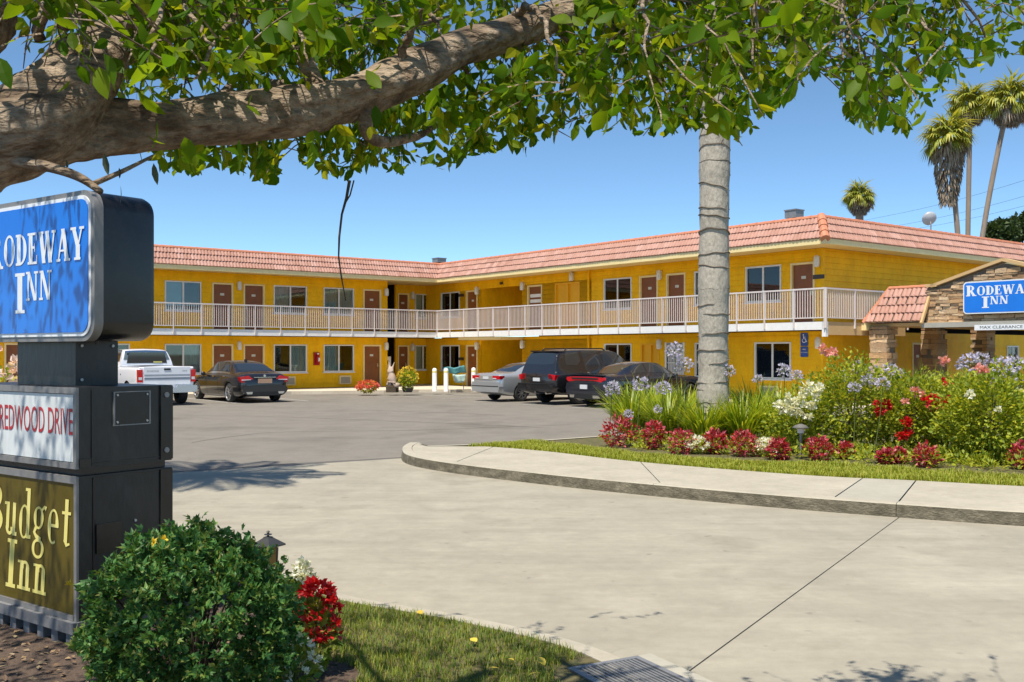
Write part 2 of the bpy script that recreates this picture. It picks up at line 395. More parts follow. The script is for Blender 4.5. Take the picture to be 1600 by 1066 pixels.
def door(T, a0, a1, z0, z1, m=None, hinge='l', num=True, notice=False):
    fw = .07; b = MB()
    b.box((a0+fw, -.09, z0), (a1-fw, -.04, z1-fw), T=T)
    d = b.build('door', m or BROWN, motel)
    f = MB()
    for q in ((a0, a0+fw, z0, z1), (a1-fw, a1, z0, z1), (a0+fw, a1-fw, z1-fw, z1)):
        f.box((q[0], -.1, q[2]), (q[1], .05, q[3]), T=T)
    f.build('door_frame', CREAM if m is None else m, d)
    if m is None:
        h = MB(); ha = a0+fw+.09 if hinge == 'r' else a1-fw-.09
        h.box((ha-.03, -.039, z0+.95), (ha+.03, -.03, z0+1.12), T=T); h.box((ha-.05, -.03, z0+1.0), (ha+.05, .012, z0+1.03), T=T)
        h.build('handle', LOCK, d)
        if num:
            p = MB(); am = (a0+a1)/2; p.box((am-.09, -.039, z1-.55), (am+.09, -.03, z1-.45), T=T); p.build('number_plate', NUM, d)
        if notice:
            p = MB()
            for k in range(2): p.box((a0+fw+.06, -.039, z1-.55-k*.24), (a1-fw-.05, -.033, z1-.40-k*.24), T=T)
            p.build('notice', WHITE, d)
    return d
LAMPG = mat('lamp_glass', [(.72,.70,.64), (.78,.76,.70)], scale=5, rough=.3)
def wall_lamp(T, a, z):
    b = MB(); q = lambda p: T(V((p.x+a, p.y, p.z+z)))
    b.box((-.07, 0.031, -.16), (.07, .05, .16), T=q)
    o = b.build('wall_lamp', WHITE, motel)
    g = MB(); g.lathe([(.02, -.2), (.085, -.19), (.10, -.05), (.095, .12), (.05, .19), (.01, .2)], 12, (0, .135, 0), T=q); g.build('lamp_shade', LAMPG, o, smooth=True)
def aircon(T, a0, a1, z0, z1):
    b = MB(); b.box((a0, .031, z0), (a1, .12, z1), T=T); o = b.build('air_conditioner', CREAM, motel)
    s = MB(); n = 9
    for k in range(n):
        z = z0+.05+(z1-z0-.1)*k/n; s.box((a0+.06, .121, z), (a1-.06, .135, z+.02), T=T)
    s.build('grille', GREY, o, kind='stuff')
PLQ = mat('dark_plaque', (.05, .035, .02), rough=.4)
FL0, FL1 = .12, 2.75                 # walking levels
H0, H1 = 2.14, 4.82                  # heads of the openings
S0, S1 = .86, 3.55                   # window sills
# --- left wing
A0L, A1L = -27.0, along(605, TL)
pl = lambda px: along(px, TL)
LW = [('w', 257, 314, 'L'), ('d', 331, 364), ('d', 380, 413), ('w', 427, 479, 'l'), ('w', 505, 552.5, 'lr'), ('d', 567, 595)]
specL = [(k[0], pl(k[1]), pl(k[2]), k[3] if len(k) > 3 else '') for k in LW]
specL += [('w', -15.75, -14.2, 'lr'), ('d', -17.4, -16.35, ''), ('d', -18.9, -17.85, ''), ('w', -21.4, -19.8, 'l'), ('w', -24, -22.4, 'r')]
def wing_floor(T, spec, zf, head, sill, a0, a1, z1, solid_ops=(), upper=False):
    ops = []
    for s in spec:
        ops.append((s[1], s[2], zf if s[0] in 'dgc' else sill, head))
    return ops+list(solid_ops)
opsL0 = wing_floor(TL, specL, FL0, H0, S0, A0L, A1L, 2.5)
opsL1 = wing_floor(TL, specL, FL1, H1, S1, A0L, A1L, 5.3)
wall(TL, A0L, A1L, 0, 2.5, opsL0); wall(TL, A0L, A1L, FL1-.05, 5.3, opsL1)
far = MB()
planks(TL, A0L, A1L, .14, 2.48, opsL0, far); planks(TL, A0L, A1L, FL1+.02, 5.25, opsL1, far)
far.build('siding', YEL, motel, kind='stuff')
for i, s in enumerate(specL):
    for zf, hd, sl in ((FL0, H0, S0), (FL1, H1, S1)):
        if s[0] == 'w': window(TL, s[1], s[2], sl, hd, s[3] if zf > 1 else R.choice(['l', 'r', 'lr', 'l']) if i else 'r')
        else: door(TL, s[1], s[2], zf, hd, hinge='l' if i % 2 else 'r')
for px in (372.5, 602):
    wall_lamp(TL, pl(px), 4.72); wall_lamp(TL, pl(px), 2.08)
wall_lamp(TL, -17.6, 4.72); wall_lamp(TL, -17.6, 2.08)
for px0, px1 in ((442, 460), (529, 547)):
    aircon(TL, pl(px0), pl(px1), .28, .68)
# end wall and back of the recess
b = MB()
b.box((A0L-.14, WD, 0), (A0L-.001, 11, 5.3)); b.box((A1L-.14, WD+.141, 0), (A1L, YB+3, 5.3)); b.build('return_wall', YEL, motel)
# --- recess in the inner corner
pa = lambda px: along(px, TA)
A0A, A1A = pa(618), WD
specA = [('d', pa(621), pa(638.5)), ('w', pa(648), pa(673), 'l')]
opsA0 = wing_floor(TA, specA, FL0, H0, S0, 0, 0, 0); opsA1 = wing_floor(TA, specA, FL1, H1, S1, 0, 0, 0)
wall(TA, A0A, A1A, 0, 2.5, opsA0, 'recess_wall'); wall(TA, A0A, A1A, FL1-.05, 5.3, opsA1, 'recess_wall')
for zf, hd, sl in ((FL0, H0, S0), (FL1, H1, S1)):
    door(TA, specA[0][1], specA[0][2], zf, hd); window(TA, specA[1][1], specA[1][2], sl, hd, 'l')
    wall_lamp(TA, pa(643), hd-.1)
b = MB(); b.box((A1L-1, YB+3.0, 0), (4, YB+3.1, 5.3)); b.box((A0A+.02, YB+.15, 0), (A0A+.1, YB+2.99, 5.29)); b.build('passage_wall', DARKB, motel)  # passage walls coloured near-black to paint in the shade of the passage
# --- right wing
A0R, A1R = YS, YB
pr = lambda px: along(px, TR)
RW1 = [('w', 690, 719, 'r'), ('d', 729, 747), ('d', 825, 848), ('c', 868, 907), ('w', 944.5, 988, 'r'), ('d', 1000, 1029), ('d', 1042, 1072), ('w', 1086, 1132, 'l'), ('w', 1166, 1221.7, 'R'), ('d', 1236, 1274)]
RW0 = [('w', 690, 719, 'l'), ('d', 729, 747), ('w', 945, 988, 'R'), ('c', 1002, 1031), ('g', 1041, 1070), ('w', 1087, 1132, 'l'), ('w', 1180, 1237, 'l')]
cv = lambda L_: [(k[0], min(pr(k[1]), pr(k[2])), max(pr(k[1]), pr(k[2])), k[3] if len(k) > 3 else '') for k in L_]
sR1, sR0 = cv(RW1), cv(RW0)
bz = (pr(816.5), pr(752.5))          # the open stair passage
opsR0 = wing_floor(TR, sR0, FL0, H0, S0, 0, 0, 0, [(bz[0], bz[1], .0, 2.36)])
opsR1 = wing_floor(TR, sR1, FL1, H1, S1, 0, 0, 0, [(bz[0], bz[1], FL1-.05, 4.86)])
wall(TR, A0R, A1R, 0, 2.5, opsR0); wall(TR, A0R, A1R, FL1-.05, 5.3, opsR1)
ag = pr(925)                          # separate planks where the photograph shows them
jn_ = MB()
for a0, a1, jj in ((A0R, ag, None), (ag, A1R, jn_)):
    planks(TR, a0, a1, .14, 2.48, opsR0, jj); planks(TR, a0, a1, FL1+.02, 5.25, opsR1, jj)
jn_.build('siding', YEL, motel, kind='stuff')
GRILLE = mat('security_mesh', [(.50,.50,.50), (.60,.60,.59)], scale=5, rough=.4)
YDOOR = mat('yellow_door_paint', [(.80,.39,.006), (.86,.44,.008)], scale=2, rough=.45)
for sp, zf, hd, sl in ((sR0, FL0, H0, S0), (sR1, FL1, H1, S1)):
    for i, s in enumerate(sp):
        if s[0] == 'w': window(TR, s[1], s[2], sl, hd, s[3])
        elif s[0] == 'd': door(TR, s[1], s[2], zf, hd, hinge='r', notice=(zf > 1 and i == 2), num=(i != 2))
        elif s[0] == 'c':
            door(TR, s[1], (s[1]+s[2])/2, zf, hd, YDOOR); door(TR, (s[1]+s[2])/2+.001, s[2], zf, hd, YDOOR)
        else:
            d = door(TR, s[1], s[2], zf, hd, GREY); g = MB()
            for k in range(11):
                a = s[1]+.05+(s[2]-s[1]-.1)*k/10; g.box((a-.012, -.03, zf), (a+.012, .03, hd-.07), T=TR)
            for k in range(6):
                z = zf+.1+k*.38; g.box((s[1]+.04, -.025, z), (s[2]-.04, .036, z+.035), T=TR)
            for q in ((s[1]-.02, s[1]+.06), (s[2]-.06, s[2]+.02)): g.box((q[0], -.02, zf), (q[1], .06, hd+.03), T=TR)
            g.build('security_grille', WHITE, d)
for px, z in ((748, 4.78), (748, 2.1), (819, 4.82), (819, 2.15), (1033, 4.80), (1033, 2.1), (1279.5, 4.82), (1281.5, 2.1), (896, 5.05)):
    wall_lamp(TR, pr(px), z)
for px, z in ((722, 4.62), (722, 1.45), (1280.5, 4.3)):
    b = MB(); a = pr(px); b.box((a-.22, .04, z-.07), (a+.22, .06, z+.07), T=TR); b.build('plaque', PLQ, motel)
aircon(TR, pr(1217), pr(1190), .22, .62)
b = MB(); a = pr(922)
b.tube([TR(V((a, .09, 2.76))), TR(V((a, .09, 5.28)))], .05, 8); b.tube([TR(V((a, .09, .12))), TR(V((a, .09, 2.5)))], .05, 8)
b.build('downpipe', YEL, motel)
b = MB(); b.box((pr(785)-.09, .0, 4.98), (pr(785)+.09, .1, 5.1), T=TR); b.build('emergency_light', PLQ, motel)
# stair passage: its walls, back and soffit
b = MB()
for z0, z1 in ((0, 2.5), (2.7, 5.3)):
    b.box((bz[0]-.12, -6, z0), (bz[0]-.001, -.141, z1), T=TR); b.box((bz[1]+.001, -6, z0), (bz[1]+.12, -.141, z1), T=TR)
    b.box((bz[0], -6.1, z0), (bz[1], -6, z1), T=TR)
b.build('passage_wall', YEL, motel)
b = MB(); b.box((bz[0]-.1, .0, 2.37), (bz[1]+.1, 1.3, 2.49), T=TR); b.build('soffit_beam', CREAM, motel)
# black sheets behind the glass: the rooms' shade is put into their colour
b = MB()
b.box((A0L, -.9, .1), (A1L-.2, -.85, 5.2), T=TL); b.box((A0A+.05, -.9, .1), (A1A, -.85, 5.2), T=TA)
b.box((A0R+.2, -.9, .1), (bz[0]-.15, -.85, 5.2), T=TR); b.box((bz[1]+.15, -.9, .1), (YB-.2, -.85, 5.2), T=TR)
b.build('room_shade_sheets', DARKB, motel)
# --- street end
AS0, AS1 = WD, 24.0
ps = lambda px: along(px, TS)
opsS0 = [(ps(1424), ps(1446), FL0, H0), (ps(1572), ps(1590), .3, 2.05)]
wall(TS, AS0+.0, AS1, 0, 2.5, opsS0); wall(TS, AS0, AS1, FL1-.05, 5.3, [])
planks(TS, AS0, 13, FL1+.02, 5.25, []); planks(TS, AS0, 13, .14, 2.48, opsS0)
door(TS, *opsS0[0]); window(TS, *opsS0[1], 'L')
b = MB(); b.box((WD-.16, YS-.165, .0), (WD-.0, YS-.0, 2.49)); b.box((WD-.16+.01, YS-.165, FL1), (WD-.0, YS, 5.25))
# corner trim
b = MB()
for z0, z1 in ((.12, 2.49), (FL1+.01, 5.25)): b.box((WD-.045, YS-.045, z0), (WD+.05, YS+.05, z1))
b.build('corner_board', YEL, motel)
b = MB(); b.box((ps(1440), -.9, .1), (AS1, -.85, 5.2), T=TS); b.box((AS1, YS, 0), (AS1+.1, 8, 5.3)); b.build('room_shade_sheets', DARKB, motel)  # black sheet for the street end, room shade painted in its colour
# --- balcony slab, soffit, edge
BS = mat('balcony_floor', [(.62,.52,.36), (.68,.58,.42)], scale=2, rough=.85)
b = MB()
b.box((A0L, .10, 2.53), (A1L, WD-.001, FL1)); b.box((A1L, .10, 2.531), (WD, YB+3, FL1-.001)); 
b.box((.10, YE+.10, 2.532), (WD-.001, .10, FL1-.002)); b.box((WD-.001, YE+.101, 2.533), (4.6, YS-.001, FL1-.003))
b.build('balcony_slab', BS, motel)
b = MB()
b.box((A0L, 0, 2.50), (0.0, .098, FL1+.005)); b.box((0, YE-.0, 2.501), (.098, .098, FL1+.006))
b.build('balcony_edge', WHITE, motel)
b = MB(); b.box((0, YE-.02, 2.28), (.13, YE+.12, FL1+.01)); b.box((.0, YE-.03, 2.495), (.1, YE-.0, FL1)); b.build('edge_return', WHITE, motel)
b = MB(); b.box((.131, YE, 2.34), (4.6, YE+.098, FL1)); b.build('balcony_beam', TAN, motel)
# --- railing
def railing(T, a0, a1, step, name='railing', end=True):
    n = max(1, round((a1-a0)/step)); L_ = (a1-a0)/n
    r = MB()
    for z, h, w in ((3.80, .05, .055), (2.88, .035, .03)): r.box((a0, -w/2, z-h/2), (a1, w/2, z+h/2), T=T)
    o = r.build(name, RAILP, motel)
    for i in range(n+1):
        p = MB(); a = a0+L_*i; p.box((a-.019, -.026, 2.55), (a+.019, .026, 3.83), T=T); p.build('post', RAILP, o)
    bl = MB(); k = int((a1-a0)/.096)
    for i in range(k):
        a = a0+(i+.5)*(a1-a0)/k; bl.box((a-.0105, -.0105, 2.88), (a+.0105, .0105, 3.78), T=T)
    bl.build('balusters', RAILP, o, kind='stuff')
railing(lambda p: V((p.x, -.03+0*p.y+p.y, p.z)), A0L, 0.0, 1.18)
railing(lambda p: V((-.03+p.y, p.x, p.z)), YE, 0.0, 1.16)
railing(lambda p: V((p.x, YE-.03+p.y, p.z)), .0, 4.7, 1.6)
# --- roof: soffits, fascia, mansard
SB, MZ0, MZ1 = .46, 5.36, 6.12
b = MB()
b.box((A0L, .02, 5.26), (12, 12, 5.32)); b.box((.02, YE+.02, 5.261), (25, .019, 5.321))
b.build('soffit', CREAM, motel)
b = MB()
b.box((A0L-.3, -.02, 5.2), (0.0, .02, 5.37)); b.box((-.02, YE-.02, 5.201), (.02, -.021, 5.371)); b.box((.021, YE-.02, 5.202), (25, YE+.02, 5.372))
b.build('fascia', CREAM, motel)
b = MB()
b.box((A0L, SB+.03, 5.33), (12, 12, MZ1-.06)); b.box((SB+.03, YE+SB+.03, 5.331), (25, SB+.02, MZ1-.061))
b.build('flat_roof', ROOFT, motel)
def tile_mesh():
    b = MB(); w, l = .292, .335; n = 12
    rows = ((0, .050), (l, .010))
    for y, h0 in rows:
        for i in range(n+1):
            x = -w/2+w*i/n; c = abs(sin(pi*2*i/n))**.8
            b.v.append((x, y, h0+.036*c))
    for i in range(n+1): b.v.append((-w/2+w*i/n, 0, -.002))
    b.f += [(i, i+1, n+1+i+1, n+1+i) for i in range(n)]+[(2*(n+1)+i, 2*(n+1)+i+1, i+1, i) for i in range(n)]
    b.m = [0]*len(b.f)
    return b
TB = tile_mesh(); TMESH = TB.mesh('roof_tile', TILE)
SL = sqrt(SB*SB+(MZ1-MZ0)**2)
tiles = []
def mansard(ax, out, org, a0, a1, cut0, cut1):
    """ax, out: unit axes in building space; org: eave line start; cut: +1 outward hip, -1 valley, 0 plain"""
    up = (-out*SB+V((0, 0, MZ1-MZ0))).normalized(); nr = ax.cross(up)
    if nr.dot(out) < 0: nr = -nr
    p = [org+ax*a0, org+ax*a1, org+ax*(a1-cut1*SB)+up*SL, org+ax*(a0+cut0*SB)+up*SL]
    b = MB(); b.add(p, [(0, 1, 2, 3)]); b.build('roof_deck', MORTAR, motel)
    L_ = a1-a0; xa = ax if ax.cross(up).dot(nr) > 0 else -ax
    for row in range(3):
        s = .01+row*.29; fr_ = (s+.15)/SL*SB
        lo_, hi_ = a0+cut0*fr_, a1-cut1*fr_
        n = int((hi_-lo_)/.285)
        for i in range(n):
            a = lo_+(i+.5)*(hi_-lo_)/n
            q = org+ax*a+up*s+nr*.004
            M_ = Matrix((xa, up, nr)).transposed().to_4x4(); M_.translation = q
            M_ = M_ @ Matrix.Rotation(R.uniform(-.012, .012), 4, 'Z') @ Matrix.Translation((0, R.uniform(-.006, .006), R.uniform(0, .004)))
            tiles.append(((loc2w(*q)-V((0, 0, EYE))).length, M_))
mansard(V((1, 0, 0)), V((0, -1, 0)), V((0, 0, MZ0)), A0L-.3, 0, 0, -1)
mansard(V((0, 1, 0)), V((-1, 0, 0)), V((0, 0, MZ0)), YE, 0, 1, -1)
mansard(V((1, 0, 0)), V((0, -1, 0)), V((0, YE, MZ0)), 0, 25, 1, 0)
tiles.sort(key=lambda t: t[0])
for d_, M_ in tiles[:230]: link('roof_tile', TMESH, motel, M=M_)
fb = MB()
for d_, M_ in tiles[230:]: fb.add([M_ @ V(p) for p in TB.v], TB.f)
fb.build('roof_tiles_far', TILEI, motel, fix=False, kind='stuff')
# ridge caps, the hip at the corner and the valley
def caps(p0, p1, r=.085, m=RIDGE, step=.36, name='ridge_cap'):
    p0, p1 = V(p0), V(p1); n = max(1, int((p1-p0).length/step)); d = (p1-p0)/n; b = MB()
    for i in range(n):
        b.tube([p0+d*i, p0+d*(i+1.08)], [r*1.08, r*.94], 8)
    return b.build(name, m, motel)
caps((A0L-.3, SB, MZ1), (SB, SB, MZ1)); caps((SB, YE+SB, MZ1), (SB, SB, MZ1)); caps((SB, YE+SB, MZ1), (25, YE+SB, MZ1))
hb = MB()
h0, h1 = V((-.02, YE-.02, MZ0-.01)), V((SB, YE+SB, MZ1+.02))
for i in range(4):
    q0, q1 = h0.lerp(h1, i/4), h0.lerp(h1, (i+1.15)/4); hb = MB(); hb.tube([q0, q1], [.155, .125], 10); hb.build('hip_cap', RIDGE, motel)
b = MB(); b.tube([V((.0, .0, MZ0+.01)), V((SB, SB, MZ1))], .05, 6); b.build('valley_flashing', GREY, motel)
# roof vents and dish
def vent(x, y, name, label, w=.34, h=.34):
    t = thing(name, label, 'roof vent', loc2w(x, y, MZ1-.06), TH)
    b = MB(); b.box((-w*.3, -w*.3, 0), (w*.3, w*.3, h*.55)); b.build('flue', DGREY, t)
    b = MB(); b.box((-w/2, -w/2, h*.55), (w/2, w/2, h)); b.box((-w*.55, -w*.55, h+.001), (w*.55, w*.55, h+.04)); b.build('cap', GREY, t)
vent(.75, .95, 'roof_vent', 'dark metal vent on the roof above the inner corner of the motel', .5, .4)
vent(1.55, YE+2.3, 'roof_vent', 'small grey box vent on the roof peak by the hip', .45, .55)
# walk along the ground floor
WK = mat('walkway_concrete', [(.54,.47,.36), (.62,.55,.43)], scale=1, rough=.85, extra=(8, .08))
b = MB()
b.prism([(A0L, WD), (A0L, -1.3), (-8.3, -1.3), (-6.9, -2.0), (-4.7, -2.9), (-2.9, -2.9), (-1.9, -3.9), (-.6, -3.9), (-.6, -24), (12, -24), (12, YS), (WD, YS), (WD, WD+4.5), (A1L, WD+4.5), (A1L, WD)], -.02, .12, T=lambda p: loc2w(*p))
o = b.build('motel_walkway', WK); o['kind'] = 'structure'
# ------------------------------------------------------------------ entrance canopy with stone gable and sign
can = thing('entrance_canopy', 'drive-through entrance canopy with stone gable, stone columns and tiled skirt', 'canopy', CW, TH)
XE, XS = 2.0, 2.42            # eave line and stone face
YC0, YC1 = -22.12, -30.2
CZ0, CZ1 = 2.72, 3.84
b = MB(); b.box((XS+.12, YC1, CZ0+.0), (11, YC0-.02, CZ0+.1)); b.box((XS+.13, YC1+.5, CZ0+.101), (10.8, YC0-.3, CZ1-.15)); b.build('canopy_roof', ROOFT, can)
b = MB(); b.box((XE+.3, YC1, CZ0-.10), (11, YC0-.02, CZ0-.001)); b.build('canopy_soffit', TAN, can)
BEAM = mat('grey_beam_paint', [(.36,.34,.29), (.42,.40,.35)], scale=3, rough=.6)
b = MB(); b.box((XE+.12, YC1, CZ0-.17), (XE+.29, -24.0, CZ0-.02)); b.build('fascia_beam', BEAM, can)
b = MB(); b.box((XE-.02, YC0-.05, CZ0-.22), (XE+.55, YC0+.2, CZ0+.02)); b.build('beam_end', CREAM, can)
# tile skirt left of the gable
SKB, SKZ0, SKZ1 = .62, CZ0+.02, CZ1
sl_ = V((SKB, 0, SKZ1-SKZ0)); SK = sl_.length; up = sl_.normalized(); ax = V((0, -1, 0)); nr = up.cross(ax)
if nr.x > 0: nr = -nr
xa = ax if ax.cross(up).dot(nr) > 0 else -ax
def skirt(y0, y1, hip0, hip1):
    p = [V((XE, y0, SKZ0)), V((XE, y1, SKZ0)), V((XE+SKB, y1+hip1, SKZ1)), V((XE+SKB, y0-hip0, SKZ1))]
    b = MB(); b.add(p, [(0, 1, 2, 3)]); b.build('roof_deck', MORTAR, can)
    for row in range(4):
        s = .01+row*.30; f_ = (s+.15)/SK
        lo_, hi_ = y0-hip0*f_, y1+hip1*f_
        n = max(1, int((lo_-hi_)/.285))
        for i in range(n):
            y = lo_-(i+.5)*(lo_-hi_)/n
            M_ = Matrix((xa, up, nr)).transposed().to_4x4(); M_.translation = V((XE, y, SKZ0))+up*s+nr*.004
            link('roof_tile', TMESH, can, M=M_ @ Matrix.Rotation(R.uniform(-.012, .012), 4, 'Z'))
skirt(-22.05, -24.05, .55, 0); skirt(-28.8, -30.1, 0, .5)
def ccaps(p0, p1, r, name='ridge_cap'):
    p0, p1 = V(p0), V(p1); n = max(1, int((p1-p0).length/.36)); d = (p1-p0)/n; b = MB()
    for i in range(n): b.tube([p0+d*i, p0+d*(i+1.08)], [r*1.08, r*.94], 8)
    b.build(name, RIDGE, can)
ccaps((XE, -22.05, SKZ0), (XE+SKB, -22.6, SKZ1), .065); ccaps((XE+SKB, -22.6, SKZ1+.01), (XE+SKB, -24.05, SKZ1+.01), .07)
b = MB(); b.tube([V((XE-.02, -24.08, SKZ0-.05)), V((XE+SKB, -24.08, SKZ1+.02))], .055, 4); b.build('rake_board', TAN, can)
# the stone gable
GP = [(-24.0, CZ0-.02), (-24.0, 3.80), (-24.35, 3.80), (-26.4, 4.40), (-28.45, 3.80), (-28.8, 3.80), (-28.8, CZ0-.02)]
b = MB(); b.prism([(p[0], p[1]) for p in GP], XS+.03, XS+.3, T=lambda p: V((p.z, p.x, p.y))); b.build('gable_core', MORTAR, can)
def inside(y, z):
    if not (-28.8 <= y <= -24 and z >= CZ0): return False
    if -24.35 <= y or y <= -28.45: return z <= 3.80
    return z <= 4.40-abs(y+26.4)*(.6/2.05)
def stone(b, x0, y0, z0, x1, y1, z1, j):
    p = [V((x, y, z)) for z in (z0, z1) for y in (y0, y1) for x in (x0, x1)]
    p = [q+V((R.uniform(-j, j), R.uniform(-j, j), R.uniform(-j, j))) for q in p]
    b.add(p, [(0,2,3,1),(4,5,7,6),(0,1,5,4),(2,6,7,3),(0,4,6,2),(1,3,7,5)])
z = CZ0-.02
while z < 4.38:
    h = R.choice((.07, .09, .11, .14)); y = -24.0
    while y > -28.8:
        w = R.uniform(.16, .48)
        if y-w < -28.8: w = y+28.8
        if w > .06 and inside(y-.02, z+h-.02) and inside(y-w+.02, z+h-.02):
            b = MB(); stone(b, XS-.0-R.uniform(0, .055), y-w+.008, z+.006, XS+.05, y-.008, z+h-.006, .012); b.build('stone', STONE, can)
        y -= w
    z += h
b = MB()
for y0, z0, y1, z1 in ((-24.0, 3.82, -24.38, 3.82), (-24.2, 3.80, -26.4, 4.46), (-26.4, 4.46, -28.6, 3.80), (-28.4, 3.82, -28.8, 3.82)):
    d = V((0, y1-y0, z1-z0)); nrm = V((0, -d.z, d.y)).normalized()*(-1 if d.y < 0 else 1)
    q = [V((x, y0, z0))+nrm*o_ for x in (XS-.1, XS+.32) for o_ in (0, .09)]+[V((x, y1, z1))+nrm*o_ for x in (XS-.1, XS+.32) for o_ in (0, .09)]
    b.add(q, [(0, 1, 3, 2), (4, 6, 7, 5), (0, 4, 5, 1), (2, 3, 7, 6), (0, 2, 6, 4), (1, 5, 7, 3)])
b.build('gable_coping', TAN, can)
def column(cx, cy, w=.62, top=CZ0-.1):
    b = MB(); b.box((cx-w/2+.05, cy-w/2+.05, 0), (cx+w/2-.05, cy+w/2-.05, top)); c = b.build('column', MORTAR, can)
    z = .0
    while z < top-.05:
        h = min(R.choice((.10, .13, .16, .2)), top-z-.002); k = R.choice((1, 2, 2, 3)); cuts = sorted([R.uniform(.25, .75) for _ in range(k-1)])
        e = [0]+cuts+[1]
        for i in range(k):
            if e[i+1]-e[i] < .12: continue
            b = MB(); j = R.uniform(-.02, .02)
            if R.random() < .5: stone(b, cx-w/2-j, cy-w/2+e[i]*w+.006, z+.006, cx+w/2+j, cy-w/2+e[i+1]*w-.006, z+h-.006, .012)
            else: stone(b, cx-w/2+e[i]*w+.006, cy-w/2-j, z+.006, cx-w/2+e[i+1]*w-.006, cy+w/2+j, z+h-.006, .012)
            b.build('stone', STONE, c)
        z += h
for x, y in ((2.45, -22.5), (6.0, -22.25), (9.6, -22.15), (2.6, -29.7)): column(x, y)
# ------------------------------------------------------------------ lettering drawn as strokes (flat print)
class Pen:
    """ribbons in a plane; every ribbon a hair above the one before"""
    def __init__(s): s.b = MB(); s.k = 0
    def ribbon(s, pts, w, f):
        n = len(pts); pts = [V((p[0], p[1])) for p in pts]
        if not hasattr(w, '__len__'): w = [w]*n
        o = []
        for i in range(n):
            t = pts[min(i+1, n-1)]-pts[max(i-1, 0)]; t = t.normalized() if t.length else V((1, 0)); nn = V((-t.y, t.x))*w[i]/2
            o += [f(pts[i]+nn, s.k), f(pts[i]-nn, s.k)]
        s.b.add(o, [(2*i, 2*i+1, 2*i+3, 2*i+2) for i in range(n-1)]); s.k += 1
    def poly(s, pts, f): s.b.add([f(V(p), s.k) for p in pts], [tuple(range(len(pts)))]); s.k += 1
    def ring(s, c, rx, ry, thick, thin, f, a0=0, a1=360, n=28):
        out = []
        for i in range(n+1):
            a = radians(a0+(a1-a0)*i/n); q = abs(cos(a)); w = thin+(thick-thin)*q*q
            out += [f(V((c[0]+rx*cos(a), c[1]+ry*sin(a))), s.k), f(V((c[0]+(rx-w)*cos(a), c[1]+(ry-thin)*sin(a))), s.k)]
        s.b.add(out, [(2*i, 2*i+1, 2*i+3, 2*i+2) for i in range(n)]); s.k += 1
T_, t_, sf = .25, .10, .08
